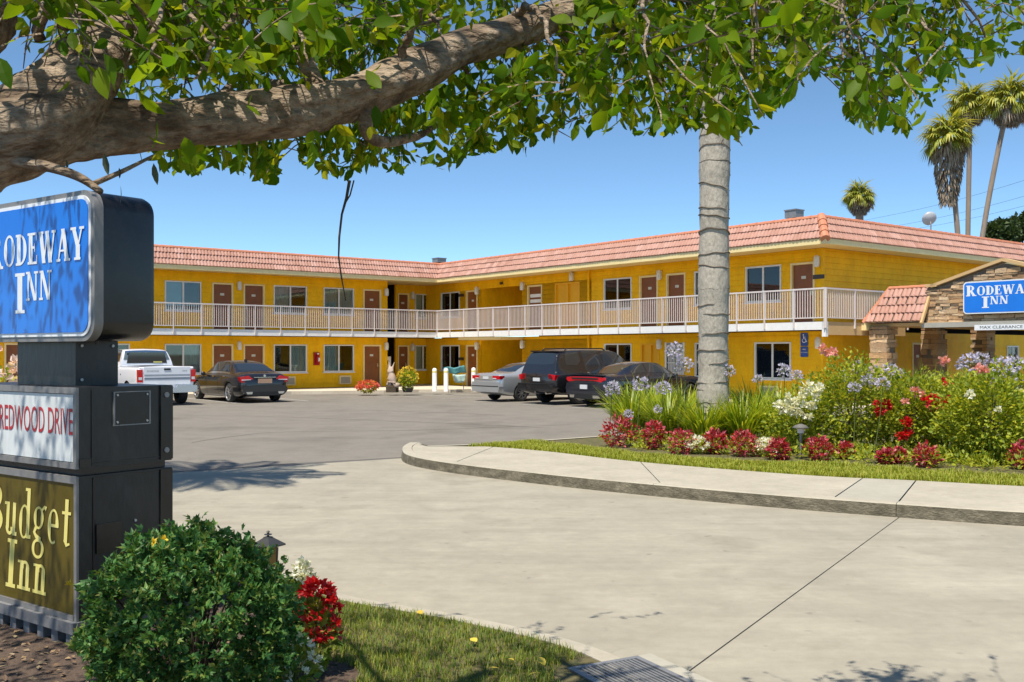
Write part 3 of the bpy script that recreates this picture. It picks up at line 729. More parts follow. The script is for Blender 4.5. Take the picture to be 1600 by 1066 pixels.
def glyph(p, ch, f):
    def stem(x, y0=0, y1=1, w=T_): p.poly([(x, y0), (x+w, y0), (x+w, y1), (x, y1)], f)
    def serif(x0, x1, y, top=False): p.poly([(x0, y), (x1, y), (x1, y+(-sf if top else sf)), (x0, y+(-sf if top else sf))], f)
    def diag(x0, y0, x1, y1, w): p.poly([(x0, y0), (x0+w, y0), (x1+w, y1), (x1, y1)], f)
    if ch == 'I': stem(.12); serif(0, .49, 0); serif(0, .49, 1, 1); return .49
    if ch == 'i': stem(.08, 0, 1, .15); serif(0, .31, 0); serif(0, .31, 1, 1); return .33
    if ch == 'O': p.ring((.38, .5), .38, .52, .23, .085, f); return .76
    if ch == 'D': stem(.08); serif(0, .3, 0); serif(0, .3, 1, 1); p.ring((.26, .5), .48, .5, .22, .08, f, -90, 90); return .74
    if ch == 'R': stem(.08); serif(0, .33, 0); serif(0, .33, 1, 1); p.ring((.28, .73), .38, .27, .20, .075, f, -90, 90); diag(.56, 0, .27, .5, .23); serif(.5, .84, 0); return .82
    if ch == 'E':
        stem(.08); serif(0, .3, 0); serif(0, .3, 1, 1)
        for y, x in ((.0, .64), (1-sf, .6)): p.poly([(.2, y), (x, y), (x, y+sf), (.2, y+sf)], f)
        p.poly([(.2, .49), (.48, .49), (.48, .49+sf), (.2, .49+sf)], f); stem(.44, .38, .66, .05); stem(.58, 0, .28, .06); stem(.55, .74, 1, .05); return .68
    if ch == 'W':
        diag(.22, 0, .02, 1, .22); diag(.28, 0, .5, 1, .09); diag(.64, 0, .41, 1, .22); diag(.72, 0, .95, 1, .09)
        serif(0, .3, 1, 1); serif(.4, .66, 1, 1); serif(.84, 1.1, 1, 1); return 1.08
    if ch == 'A': diag(.06, 0, .34, 1, .09); diag(.54, 0, .28, 1, .23); p.poly([(.16, .3), (.6, .3), (.6, .36), (.16, .36)], f); serif(-.02, .24, 0); serif(.48, .84, 0); return .82
    if ch == 'Y': diag(.29, .45, .05, 1, .22); diag(.4, .45, .62, 1, .09); stem(.3, 0, .47); serif(.2, .58, 0); serif(-.02, .32, 1, 1); serif(.52, .8, 1, 1); return .76
    if ch == 'N': stem(.1, 0, 1, .09); stem(.64, 0, 1, .09); diag(.53, 0, .08, 1, .2); serif(0, .26, 0); serif(0, .2, 1, 1); serif(.56, .84, 1, 1); return .84
    # --- slanted display letters
    if ch == 'B': stem(.06, 0, 1, .15); serif(-.02, .3, 0); serif(-.02, .3, 1, 1); p.ring((.2, .76), .28, .245, .13, .06, f, -90, 90); p.ring((.2, .27), .34, .27, .15, .06, f, -90, 90); return .58
    if ch == 'u': stem(.04, .14, .68, .12); p.ring((.19, .17), .16, .17, .12, .07, f, 180, 360); stem(.3, 0, .68, .12); p.poly([(-.03, .62), (.1, .62), (.1, .68), (-.03, .68)], f); serif(.3, .48, 0); return .5
    if ch == 'd': p.ring((.2, .33), .2, .35, .12, .05, f); stem(.29, 0, 1.02, .12); p.poly([(.22, .96), (.35, .96), (.35, 1.02), (.22, 1.02)], f); serif(.3, .47, 0); return .5
    if ch == 'g': p.ring((.19, .46), .19, .23, .11, .05, f); p.ring((.2, -.16), .23, .2, .1, .06, f); p.ribbon([(.1, .26), (.04, .16), (.12, .08), (.3, .03)], .09, f); p.ribbon([(.3, .62), (.4, .69), (.47, .66)], [.05, .07, .1], f); return .48
    if ch == 'e': p.ring((.2, .34), .2, .35, .12, .05, f, 0, 300); p.poly([(.06, .33), (.39, .33), (.39, .39), (.06, .39)], f); return .44
    if ch == 't': stem(.1, .08, .92, .12); p.ribbon([(.13, .14), (.2, .03), (.31, .06)], [.1, .08, .04], f); p.poly([(0, .62), (.32, .62), (.32, .68), (0, .68)], f); return .34
    if ch == 'n': stem(.05, 0, .68, .12); serif(-.02, .23, 0); p.ring((.23, .5), .16, .19, .12, .07, f, 0, 180); stem(.27, 0, .5, .12); serif(.21, .46, 0); p.poly([(-.03, .62), (.1, .62), (.1, .68), (-.03, .68)], f); return .5
    return .3
def word(parts, f, gap=.07, slant=0):
    """parts: (character, size, baseline shift); drawn left to right from 0; returns pen and width"""
    p = Pen(); x = 0
    for ch, sz, dy in parts:
        g = lambda q, k, x=x, sz=sz, dy=dy: f(V((x+(q.x+slant*q.y)*sz, dy+q.y*sz)), k)
        x += glyph(p, ch, g)*sz+gap*sz
    return p, x
def word_w(parts, gap=.07):
    p, x = word(parts, lambda q, k: V((q.x, q.y, 0)), gap); return x-gap*parts[-1][1]
RODE = [('R', 1.18, -.06)]+[(c, 1.0, 0) for c in 'ODEWAY']
INN = [('I', 1.4, -.42)]+[(c, 1.0, 0) for c in 'NN']
def print_words(rows, T, m, parent, name='lettering', lift=.00012):
    """rows: (parts, x0, x1, y baseline, height[, slant]) on a face whose T maps (x, out, z)"""
    for parts, x0, x1, y, h, *sl in rows:
        w = word_w(parts); sx = (x1-x0)/w
        pen, _ = word(parts, lambda q, k: T(V((x0+q.x*sx, .002+k*lift, y+q.y*h))), slant=sl[0] if sl else 0)
        pen.b.build(name, m, parent, fix=False)
def sans(text, size, x, z, T, m, parent, name='lettering', sx=1, align='CENTER', out=.003):
    c = bpy.data.curves.new(name, 'FONT'); c.body = text; c.size = size; c.align_x = align; c.align_y = 'CENTER'; c.extrude = 0; c.resolution_u = 3
    o = bpy.data.objects.new('tmp', c); COL.objects.link(o)
    dg = bpy.context.evaluated_depsgraph_get(); dg.update()
    me = bpy.data.meshes.new_from_object(o.evaluated_get(dg)); bpy.data.objects.remove(o)
    for v in me.vertices: v.co = T(V((x+v.co.x*sx, out, z+v.co.y)))
    me.materials.clear(); me.materials.append(m); me.name = name
    return link(name, me, parent)
SBLUE = mat('sign_blue', [(.002,.15,.66), (.003,.19,.74)], scale=2, rough=.22, spec=.5)
SWHITE = mat('sign_white', [(.74,.76,.78), (.82,.83,.84)], scale=5, rough=.3, extra=(16, .06))
def rrect(x0, x1, z0, z1, r, n=6):
    out = []
    for cx, cz, a in ((x1-r, z1-r, 0), (x0+r, z1-r, 90), (x0+r, z0+r, 180), (x1-r, z0+r, 270)):
        for i in range(n+1): q = radians(a+90*i/n); out.append((cx+r*cos(q), cz+r*sin(q)))
    return out
# canopy sign
CT = lambda p: V((XS-.24-p.y, -p.x, p.z))            # along = -y of the building
cs = thing('canopy_sign', 'blue and white inn sign mounted on the stone gable of the canopy', 'sign', CW, TH)
def face(o, poly, d0, d1, m, T, name):
    b = MB(); b.prism(poly, d0, d1, T=lambda p: T(V((p.x, p.z, p.y)))); return b.build(name, m, o)
sx0, sx1, sz0, sz1 = 25.3, 27.5, 2.93, 3.90
cab = face(cs, rrect(sx0, sx1, sz0, sz1, .12), -.17, -.002, DGREY, CT, 'cabinet')
face(cs, rrect(sx0+.005, sx1-.005, sz0+.005, sz1-.005, .115), -.0015, .004, SWHITE, CT, 'border')
fp = face(cs, rrect(sx0+.04, sx1-.04, sz0+.04, sz1-.04, .09), .0045, .008, SBLUE, CT, 'panel')
FT = lambda p: CT(V((p.x, p.y+.008, p.z)))
print_words([(RODE, sx0+.1, sx1-.12, 3.48, .27), (INN, sx0+.58, sx0+1.36, 3.20, .24)], FT, SWHITE, fp)
mc = thing('clearance_sign', 'narrow white clearance board hanging under the canopy beam', 'sign', CW, TH)
CT2 = lambda p: V((XE+.08-p.y, -p.x, p.z))
bd = face(mc, rrect(25.7, 27.6, 2.44, 2.60, .01), -.02, 0, SWHITE, CT2, 'board')
BLK = mat('black_lettering', (.02, .02, .02), rough=.5)
sans("MAX CLEARANCE 7'-8\"", .115, 26.65, 2.52, CT2, BLK, bd, sx=1.35)
b = MB()
for x in (25.9, 27.4): b.tube([CT2(V((x, -.01, 2.6))), CT2(V((x, -.05, 2.66)))], .01, 6)
b.build('hanger', GREY, mc)
# disabled parking signs on the wall
def acc_sign(z0, z1, label, van):
    a = pr(1258); t = thing('parking_sign', label, 'sign', CW, TH)
    TT = lambda p: TR(V((a-p.x, p.y+.045, p.z)))
    bd = face(t, rrect(-.15, .15, z0, z1, .03), 0, .006, SBLUE2, TT, 'plate')
    TW = lambda p: TT(V((p.x, p.y+.006, p.z)))
    if van: 
        for k, s in enumerate(('VAN', 'ACCESSIBLE')): sans(s, .075 if k == 0 else .05, 0, z1-.1-.1*k, TW, SWHITE, bd)
    else:
        pen = Pen(); f = lambda q, k: TW(V((q.x, .001+k*.0004, (z0+z1)/2+.02+q.y)))
        pen.ring((-.005, -.05), .085, .085, .022, .022, f, 150, 370); pen.ribbon([(-.03, .10), (-.02, .0), (.05, .0), (.085, -.10), (.11, -.09)], .026, f)
        pen.ribbon([(-.025, .06), (.05, .055)], .02, f); pen.ring((-.035, .135), .026, .026, .026, .024, f, 0, 360, 12); pen.b.build('symbol', SWHITE, bd, fix=False)
SBLUE2 = mat('blue_plate', [(.02,.06,.28), (.03,.09,.38)], scale=3, rough=.4)
acc_sign(2.0, 2.44, 'upper of the blue wheelchair parking signs on the yellow wall', False)
acc_sign(1.63, 1.98, 'lower blue plate with white words under the wheelchair sign', True)
# ------------------------------------------------------------------ roadside sign pylon
SC = V((-2.62, 6.0, 0)); SA = atan2(-.587, .81)
BLACKP = mat('black_sign_paint', [(.006,.006,.0065), (.010,.010,.011), (.005,.005,.0055)], scale=4, rough=.26, bump=.06, bscale=14, extra=(18, .25))
BLACKM = mat('weathered_black_paint', [(.008,.008,.0085), (.017,.017,.018), (.006,.006,.0065)], scale=3.5, rough=.36, bump=.12, bscale=22, extra=(14, .3), stretch=(1, 1, .4))
RIM = mat('sign_rim_metal', [(.20,.19,.18), (.28,.27,.26)], scale=5, rough=.45, metal=.2)
WPAN = mat('weathered_white_panel', [(.60,.64,.64), (.70,.73,.72), (.55,.58,.56)], scale=3, rough=.4, extra=(9, .10), stretch=(1, 1, .35))
OLIVE = mat('gold_panel', [(.092,.07,.009), (.125,.097,.015)], scale=1.5, rough=.14, spec=.6, extra=(6, .1))
YLET = mat('yellow_lettering', [(.80,.68,.16), (.84,.74,.26)], scale=6, rough=.4)
RLET = mat('red_lettering', [(.42,.02,.03), (.50,.03,.04)], scale=6, rough=.5)
SILV = mat('bare_edge', [(.38,.38,.38), (.5,.5,.5)], scale=9, rough=.4, metal=.5)
pyl = thing('roadside_sign', 'black roadside sign pylon with blue inn cabinet, street name box and gold panel', 'sign', SC, SA)
XL = -1.46
def rounded_cabinet(y0, y1, x0, x1, z0, z1, r, nose):
    """box whose right end is a rounded can: plan rectangle, profile corners rounded"""
    b = MB(); prof = []
    n = 7; ins = .045
    loops = [(y0, ins*0), (y0+.035, -.0), (y1-.05, 0), (y1-.015, .012), (y1, .04)]
    vs_ = []; k = 0
    for y, e in loops:
        q = rrect(x0+e, x1-e, z0+e, z1-e, r-e*.5, n); k = len(q); vs_ += [(p[0], y, p[1]) for p in q]
    fs = [(i*k+j, i*k+(j+1) % k, (i+1)*k+(j+1) % k, (i+1)*k+j) for i in range(len(loops)-1) for j in range(k)]
    fs += [tuple(range(k)), tuple((len(loops)-1)*k+j for j in range(k-1, -1, -1))]
    b.add(vs_, fs); return b
o = rounded_cabinet(.16, .54, XL, .0, 1.87, 2.80, .12, .1).build('main_cabinet', BLACKP, pyl); smooth_by_angle(o, 30)
PT = lambda p: V((p.x, .10-p.y, p.z))
def pface(poly, d0, d1, m, name, parent, T): 
    b = MB(); b.prism(poly, d0, d1, T=lambda p: T(V((p.x, p.z, p.y)))); return b.build(name, m, parent)
rim = pface(rrect(XL-.004, .004, 1.866, 2.804, .124, 8), -.06, .0, RIM, 'face_rim', o, PT); smooth_by_angle(rim, 30)
wb_ = pface(rrect(XL+.028, -.028, 1.898, 2.772, .10, 8), .0005, .006, SWHITE, 'face_border', o, PT)
pn = pface(rrect(XL+.052, -.052, 1.922, 2.748, .08, 8), .0065, .011, SBLUE, 'blue_panel', o, PT)
PT2 = lambda p: PT(V((p.x, p.y+.011, p.z)))
print_words([(RODE, -1.255, -.09, 2.372, .205), (INN, -.915, -.46, 2.135, .19)], PT2, SWHITE, pn)
b = MB(); b.box((-1.10, .2, 1.575), (-.377, .5, 1.875)); sp = b.build('support_box', BLACKM, pyl)
b = MB()
for x, y, z in ((-.376, .24, 1.84), (-.376, .46, 1.84), (-.376, .24, 1.62)): b.tube([V((x-.01, y, z)), V((x+.008, y, z))], .01, 8)
b.build('bolt', SILV, sp)
# bolt heads and lifting eye on the big cabinet
b = MB()
for x, z in ((-.3, 1.865), (-.7, 1.865), (-1.1, 1.865)): b.tube([V((x, .3, z-.018)), V((x, .3, z+.01))], .012, 8)
b.tube([V((-.34+.03*cos(a), .3, 2.80+.03*sin(a))) for a in [i*pi/8 for i in range(9)]], .007, 6)
b.build('lifting_eye', DGREY, o)
# street name box
c = MB(); c.box((XL, .0, 1.09), (0, .65, 1.583)); sn = c.build('street_name_box', BLACKM, pyl)
q = lambda p: V((p.x, -p.y, p.z))
c = MB()
for r_ in ((XL, -.0, 1.545, 1.583), (XL, -.0, 1.09, 1.125), (-.035, .0, 1.126, 1.544)): c.box((r_[0], .0005, r_[2]), (r_[1], .018, r_[3]), T=q)
c.build('trim', RIM, sn)
c = MB(); c.box((XL+.01, .001, 1.13), (-.037, .008, 1.54), T=q); wp = c.build('white_panel', WPAN, sn)
sans('REDWOOD DRIVE', .235, -.49, 1.365, lambda p: q(V((p.x, p.y+.008, p.z))), RLET, wp, sx=.455)
# access plate on the side
s = lambda p: V((p.y, p.x, p.z))
c = MB(); c.box((.235, .0005, 1.345), (.475, .010, 1.545), T=s); ap = c.build('access_plate', BLACKP, sn)
c = MB()
for r_ in ((.225, .485, 1.338, 1.344), (.225, .485, 1.546, 1.551), (.225, .234, 1.344, 1.546), (.476, .485, 1.344, 1.546)): c.box((r_[0], .0005, r_[2]), (r_[1], .012, r_[3]), T=s)
c.build('plate_edge', GREY, ap)
c = MB()
for y, z in ((.25, 1.53), (.25, 1.36), (.46, 1.53), (.46, 1.36)): c.tube([s(V((y, .01, z))), s(V((y, .016, z)))], .007, 8)
c.build('screw', SILV, ap)
c = MB(); c.box((.08, .0005, 1.10), (.085, .006, 1.57), T=s); c.box((.555, .0005, 1.13), (.56, .006, 1.57), T=s); c.box((.09, .0005, 1.115), (.56, .006, 1.12), T=s); c.box((.56, .0005, 1.1), (.65, .014, 1.58), T=s); c.box((0, .0005, 1.1), (.075, .01, 1.15), T=s); c.build('seam', BLACKP, sn)
for y, z in ((.6, 1.52), (.6, 1.16)):
    c = MB(); c.tube([s(V((y, .013, z))), s(V((y, .022, z)))], .018, 10); c.build('bolt', GREY, sn)
c = MB(); c.box((XL+.03, .03, 1.045), (-.03, .62, 1.089)); c.build('neck', BLACKP, pyl)
# gold panel box
c = MB(); c.box((XL, .0, .17), (0, .65, 1.044)); bb = c.build('lower_box', BLACKM, pyl)
c = MB(); c.box((XL, .0005, 1.0), (0, .018, 1.044), T=q); c.box((-.03, .0005, .17), (0, .016, .999), T=q); c.box((XL, .0005, .17), (-.031, .02, .20), T=q); c.build('trim', RIM, bb)
c = MB(); c.box((XL+.01, .001, .202), (-.032, .008, .998), T=q); gp = c.build('gold_panel', OLIVE, bb)
G_ = lambda p: q(V((p.x, p.y+.008, p.z)))
print_words([([(ch, 1, 0) for ch in 'Budget'], -1.06, -.075, .61, .315, .08), ([('i', 1.15, -.02)]+[(ch, 1, 0) for ch in 'nn'], -.85, -.34, .275, .275, .08)], G_, YLET, gp)
c = MB(); c.box((.09, .0005, .3), (.094, .006, 1.03), T=s); c.box((.56, .0005, .2), (.65, .01, 1.035), T=s); c.box((.09, .0005, 1.024), (.55, .006, 1.03), T=s); c.build('seam', BLACKP, bb)
c = MB(); c.box((.11, .0005, .56), (.28, .012, .74), T=s); c.build('access_plate', BLACKP, bb)
c = MB(); c.tube([s(V((.38, .0, .73))), s(V((.38, .01, .73)))], .008, 8); c.build('screw', SILV, bb)
# grey base skirt with slats, under the lower box
BASE = mat('grey_base', [(.13,.13,.135), (.19,.19,.195)], scale=7, rough=.8, extra=(20, .2))
c = MB(); c.box((XL, .05, .0), (-.05, .6, .169)); bs = c.build('base', BASE, pyl)
c = MB(); c.box((XL-.02, -.05, .10), (.02, .04, .168)); c.build('base_ledge', BASE, bs)
for i in range(9):
    c = MB(); x = XL+.05+i*.165; c.box((x, -.03, .0), (x+.07, .045, .099)); c.build('slat', BASE, bs)
# ------------------------------------------------------------------ vehicles
def pchip(xs, ys):
    n = len(xs); h = [xs[i+1]-xs[i] for i in range(n-1)]; d = [(ys[i+1]-ys[i])/h[i] for i in range(n-1)]; m = [d[0]]+[0]*(n-2)+[d[-1]]
    for i in range(1, n-1):
        if d[i-1]*d[i] > 0: w1, w2 = 2*h[i]+h[i-1], h[i]+2*h[i-1]; m[i] = (w1+w2)/(w1/d[i-1]+w2/d[i])
    def f(x):
        x = min(max(x, xs[0]), xs[-1]); i = max(k for k in range(n-1) if xs[k] <= x) if x > xs[0] else 0
        t = (x-xs[i])/h[i]
        return (2*t**3-3*t*t+1)*ys[i]+(t**3-2*t*t+t)*h[i]*m[i]+(-2*t**3+3*t*t)*ys[i+1]+(t**3-t*t)*h[i]*m[i+1]
    return f
class Car:
    def __init__(s, st):
        xs = [q[0] for q in st]; s.fn = [pchip(xs, [q[k] for q in st]) for k in range(1, 6)]; s.x0, s.x1 = xs[0], xs[-1]; s.st = xs
    def prof(s, x):
        w, zb, zs, zt, wt = [f(x) for f in s.fn]; h = zs-zb; g = zt-zs
        return [(0, zb), (w*.82, zb), (w*.955, zb+h*.10), (w*.995, zb+h*.42), (w, zb+h*.62), (w*.985, zs-h*.10), (w*.955, zs), (w*.93, zs+min(.035, g*.3)),
                (wt+(w*.93-wt)*.10, zt-g*.14-.005), (wt*.93, zt-g*.03-.006), (wt*.62, zt-.001), (0, zt+.012)]
    def S(s, x, t, sd=1, off=0):
        P = s.prof(x); n = len(P)
        t = min(max(t, 0), n-1); i = min(int(t), n-2); k = t-i
        g = lambda j: V(P[j]) if 0 <= j < n else (V((-P[1][0], P[1][1])) if j < 0 else V((-P[n-2][0], P[n-2][1])))
        p0, p1, p2, p3 = g(i-1), g(i), g(i+1), g(i+2)
        m1, m2 = (p2-p0)*.35, (p3-p1)*.35
        q = (2*k**3-3*k*k+1)*p1+(k**3-2*k*k+k)*m1+(-2*k**3+3*k*k)*p2+(k**3-k*k)*m2
        r = V((x, q[0]*sd, q[1]))
        if off:
            e = .01; a = s.S(x+e, t, sd)-s.S(x-e, t, sd); b_ = s.S(x, min(t+.05, n-1), sd)-s.S(x, max(t-.05, 0), sd); nn = a.cross(b_)
            if nn.length > 1e-9:
                nn.normalize(); c = V((x, 0, .8))
                if nn.dot(r-c) < 0: nn = -nn
                r = r+nn*off
        return r
    def body(s, wells, mats, parent, name='body', nx=70, sub=3):
        xs = sorted({*s.st, *[s.x0+(s.x1-s.x0)*i/nx for i in range(nx+1)]}); b = MB(); n = 11*sub
        ring = [(t/sub, 1) for t in range(0, n+1)]+[(t/sub, -1) for t in range(n-1, 0, -1)]; k = len(ring)
        for x in xs: b.v += [tuple(s.S(x, t, sd)) for t, sd in ring]
        b.f = [(i*k+j, i*k+(j+1) % k, (i+1)*k+(j+1) % k, (i+1)*k+j) for i in range(len(xs)-1) for j in range(k)]
        b.f += [tuple(range(k)), tuple((len(xs)-1)*k+j for j in range(k-1, -1, -1))]; b.m = [0]*len(b.f)
        o = b.build(name, mats, parent)
        for cut in wells:
            c = cut.build('cutter', mats, None)
            c.parent = parent
            md = o.modifiers.new('b', 'BOOLEAN'); md.operation = 'DIFFERENCE'; md.solver = 'EXACT'; md.object = c
            dg = bpy.context.evaluated_depsgraph_get(); dg.update()
            me = bpy.data.meshes.new_from_object(o.evaluated_get(dg)); o.modifiers.clear(); o.data = me; bpy.data.objects.remove(c)
        smooth_by_angle(o, 32); return o
    def patch(s, name, m, parent, x0, x1, t0, t1, sd=1, off=.006, nx=8, nt=5, both=False, xa=None):
        """a panel lying on the body; xa(x fraction) may taper its ends: returns (x0,x1) for a given t fraction"""
        b = MB()
        for sd_ in ((1, -1) if both else (sd,)):
            base = len(b.v)
            for j in range(nt+1):
                f_ = j/nt; a0, a1 = xa(f_) if xa else (x0, x1)
                for i in range(nx+1): b.v.append(tuple(s.S(a0+(a1-a0)*i/nx, t0+(t1-t0)*f_, sd_, off)))
            fs = [(base+j*(nx+1)+i, base+j*(nx+1)+i+1, base+(j+1)*(nx+1)+i+1, base+(j+1)*(nx+1)+i) for j in range(nt) for i in range(nx)]
            b.f += fs if sd_ > 0 else [f[::-1] for f in fs]
        b.m = [0]*len(b.f); return b.build(name, m, parent, smooth=True, fix=False)
    def top(s, name, m, parent, x0, x1, t0=9.2, off=.006, nx=8, ny=10, bow=.0):
        b = MB()
        for i in range(nx+1):
            for j in range(ny+1):
                y = -1+2*j/ny; t = 11-(11-t0)*abs(y); x = x0+(x1-x0)*i/nx+bow*y*y; b.v.append(tuple(s.S(x, t, 1 if y >= 0 else -1, off)))
        b.f = [(i*(ny+1)+j, i*(ny+1)+j+1, (i+1)*(ny+1)+j+1, (i+1)*(ny+1)+j) for i in range(nx) for j in range(ny)]; b.m = [0]*len(b.f)
        return b.build(name, m, parent, smooth=True, fix=True)
CGLASS = mat('car_glass', (.022, .028, .034), rough=.03, spec=.9)
CGLASS2 = glass('clear_car_glass', (.7, .78, .78), .6)
RUBBER = mat('tyre_rubber', [(.018,.018,.018), (.03,.029,.028)], scale=8, rough=.85)
RIMM = mat('alloy_rim', (.62, .62, .63), rough=.28, metal=.85)
STEEL = mat('chrome', (.75, .75, .76), rough=.12, metal=1)
TRIM = mat('black_trim', (.012, .012, .012), rough=.5)
WELL = mat('wheel_well', (.008, .008, .008), rough=.9)
RED = mat('red_lens', [(.50,.008,.012), (.60,.012,.02)], scale=9, rough=.12, spec=.7)
AMB = mat('amber_lens', (.55, .16, .02), rough=.15)
CLR = mat('clear_lens', (.65, .66, .68), rough=.1, spec=.8)
PLATE = mat('licence_plate', [(.60,.60,.60), (.68,.68,.68)], scale=8, rough=.4)
PLATE2 = mat('faded_plate', [(.40,.24,.15), (.46,.30,.20)], scale=8, rough=.5)
def paint(name, c, metal=.0, rough=.25): return mat(name, c, rough=rough, metal=metal, coat=.8, spec=.5)
def wheel(parent, x, y, sd, r=.34, w=.23, rr=.235, spokes=5, rim=None):
    b = MB(); o_ = w/2
    b.lathe([(rr, -o_), (r-.045, -o_), (r-.012, -o_+.03), (r, -o_+.07), (r, o_-.07), (r-.012, o_-.03), (r-.045, o_), (rr, o_), (rr-.012, o_-.02), (rr-.012, -o_+.02), (rr, -o_)], 28, (x, y, r), axis='y', caps=False)
    t = b.build('wheel', RUBBER, parent); smooth_by_angle(t, 35)
    q = MB(); yo = sd*(o_-.03)
    q.lathe([(.02, -.012), (rr-.01, -.012), (rr-.004, 0), (rr-.03, .012), (.02, .012)] if False else [(rr, -.02), (rr+.004, .025*1), (rr-.022, .028), (rr-.03, .0)], 28, (x, y+yo, r), axis='y', caps=False)
    q.lathe([(.0, -.01), (.06, -.01), (.055, .022), (.0, .026)], 14, (x, y+yo, r), axis='y')
    for k in range(spokes):
        a = 2*pi*k/spokes+.3
        for e in (-.09, .09) if spokes < 7 else (0,):
            a0, a1 = a+e*.5, a+e
            p0 = V((cos(a0)*.05, 0, sin(a0)*.05)); p1 = V((cos(a1)*(rr-.015), 0, sin(a1)*(rr-.015))); tn = V((-sin(a), 0, cos(a)))*(.016 if spokes > 6 else .02)
            pts = [p0+tn, p0-tn, p1-tn*1.1, p1+tn*1.1]
            q.add([V((x, y+yo-.012, r))+p for p in pts]+[V((x, y+yo+.018, r))+p for p in pts], [(0, 1, 2, 3), (7, 6, 5, 4), (0, 4, 5, 1), (1, 5, 6, 2), (2, 6, 7, 3), (3, 7, 4, 0)])
    ro = q.build('rim', rim or RIMM, t); 
    d = MB(); d.lathe([(.0, -.004), (rr-.02, -.004), (rr-.02, .004), (0, .004)], 20, (x, y+yo-.05*sd, r), axis='y'); d.build('brake_disc', TRIM, t)
def wells(xr, xf, w, r=.34, k=1.13, dep=.34):
    out = []
    for x in (xr, xf):
        for sd in (1, -1):
            b = MB(); b.lathe([(r*k, -dep), (r*k, .12)] if sd > 0 else [(r*k, -.12), (r*k, dep)], 32, (x, sd*w, r+.01), m=1, axis='y'); out.append(b)
    return out
def pbox(name, m, parent, a, b_): b = MB(); b.box(a, b_); return b.build(name, m, parent)
def yz(name, m, parent, poly, x0, x1, mirror=False, shift=0):
    """prism of an outline in (y, z), running along x; shift slants its outer end"""
    b = MB()
    for sd in ((1, -1) if mirror else (1,)):
        n = len(poly); p = [V((x0, q[0]*sd, q[1])) for q in poly]+[V((x1, q[0]*sd, q[1])) for q in poly]
        b.add(p, [tuple(range(n)), tuple(range(2*n-1, n-1, -1))]+[(i, (i+1) % n, n+(i+1) % n, n+i) for i in range(n)])
    return b.build(name, m, parent)
def mirrors(t, body_m, x, y, z):
    for sd in (1, -1):
        b = MB(); b.lathe([(.02, -.05), (.075, -.04), (.085, .02), (.06, .08), (.02, .1)], 10, (x, sd*(y+.09), z), axis='x'); b.box((x-.02, sd*y-.03, z-.05), (x+.05, sd*y+.05, z-.02)); b.build('mirror', body_m, t, smooth=True)
def handles(t, c, m, xs_, tt=5.35):
    for x in xs_:
        for sd in (1, -1): c.patch('door_handle', m, t, x, x+.2, tt-.16, tt+.16, sd, off=.022, nx=2, nt=2)
def seams(t, c, xs_, t0=1.6, t1=7.0):
    for x in xs_:
        for sd in (1, -1): c.patch('door_gap', TRIM, t, x, x+.014, t0, t1, sd, off=.003, nx=1, nt=14)
def place(name, label, cat, x, y, heading, L_, group='cars parked outside the rooms'):
    """x, y: building coordinates of the middle of the car"""
    a = TH+(pi/2 if heading == 'v' else 0)
    p = loc2w(x, y); fw = V((cos(a), sin(a), 0))
    return thing(name, label, cat, p-fw*(L_/2)+V((0, 0, -.012)), a, group)

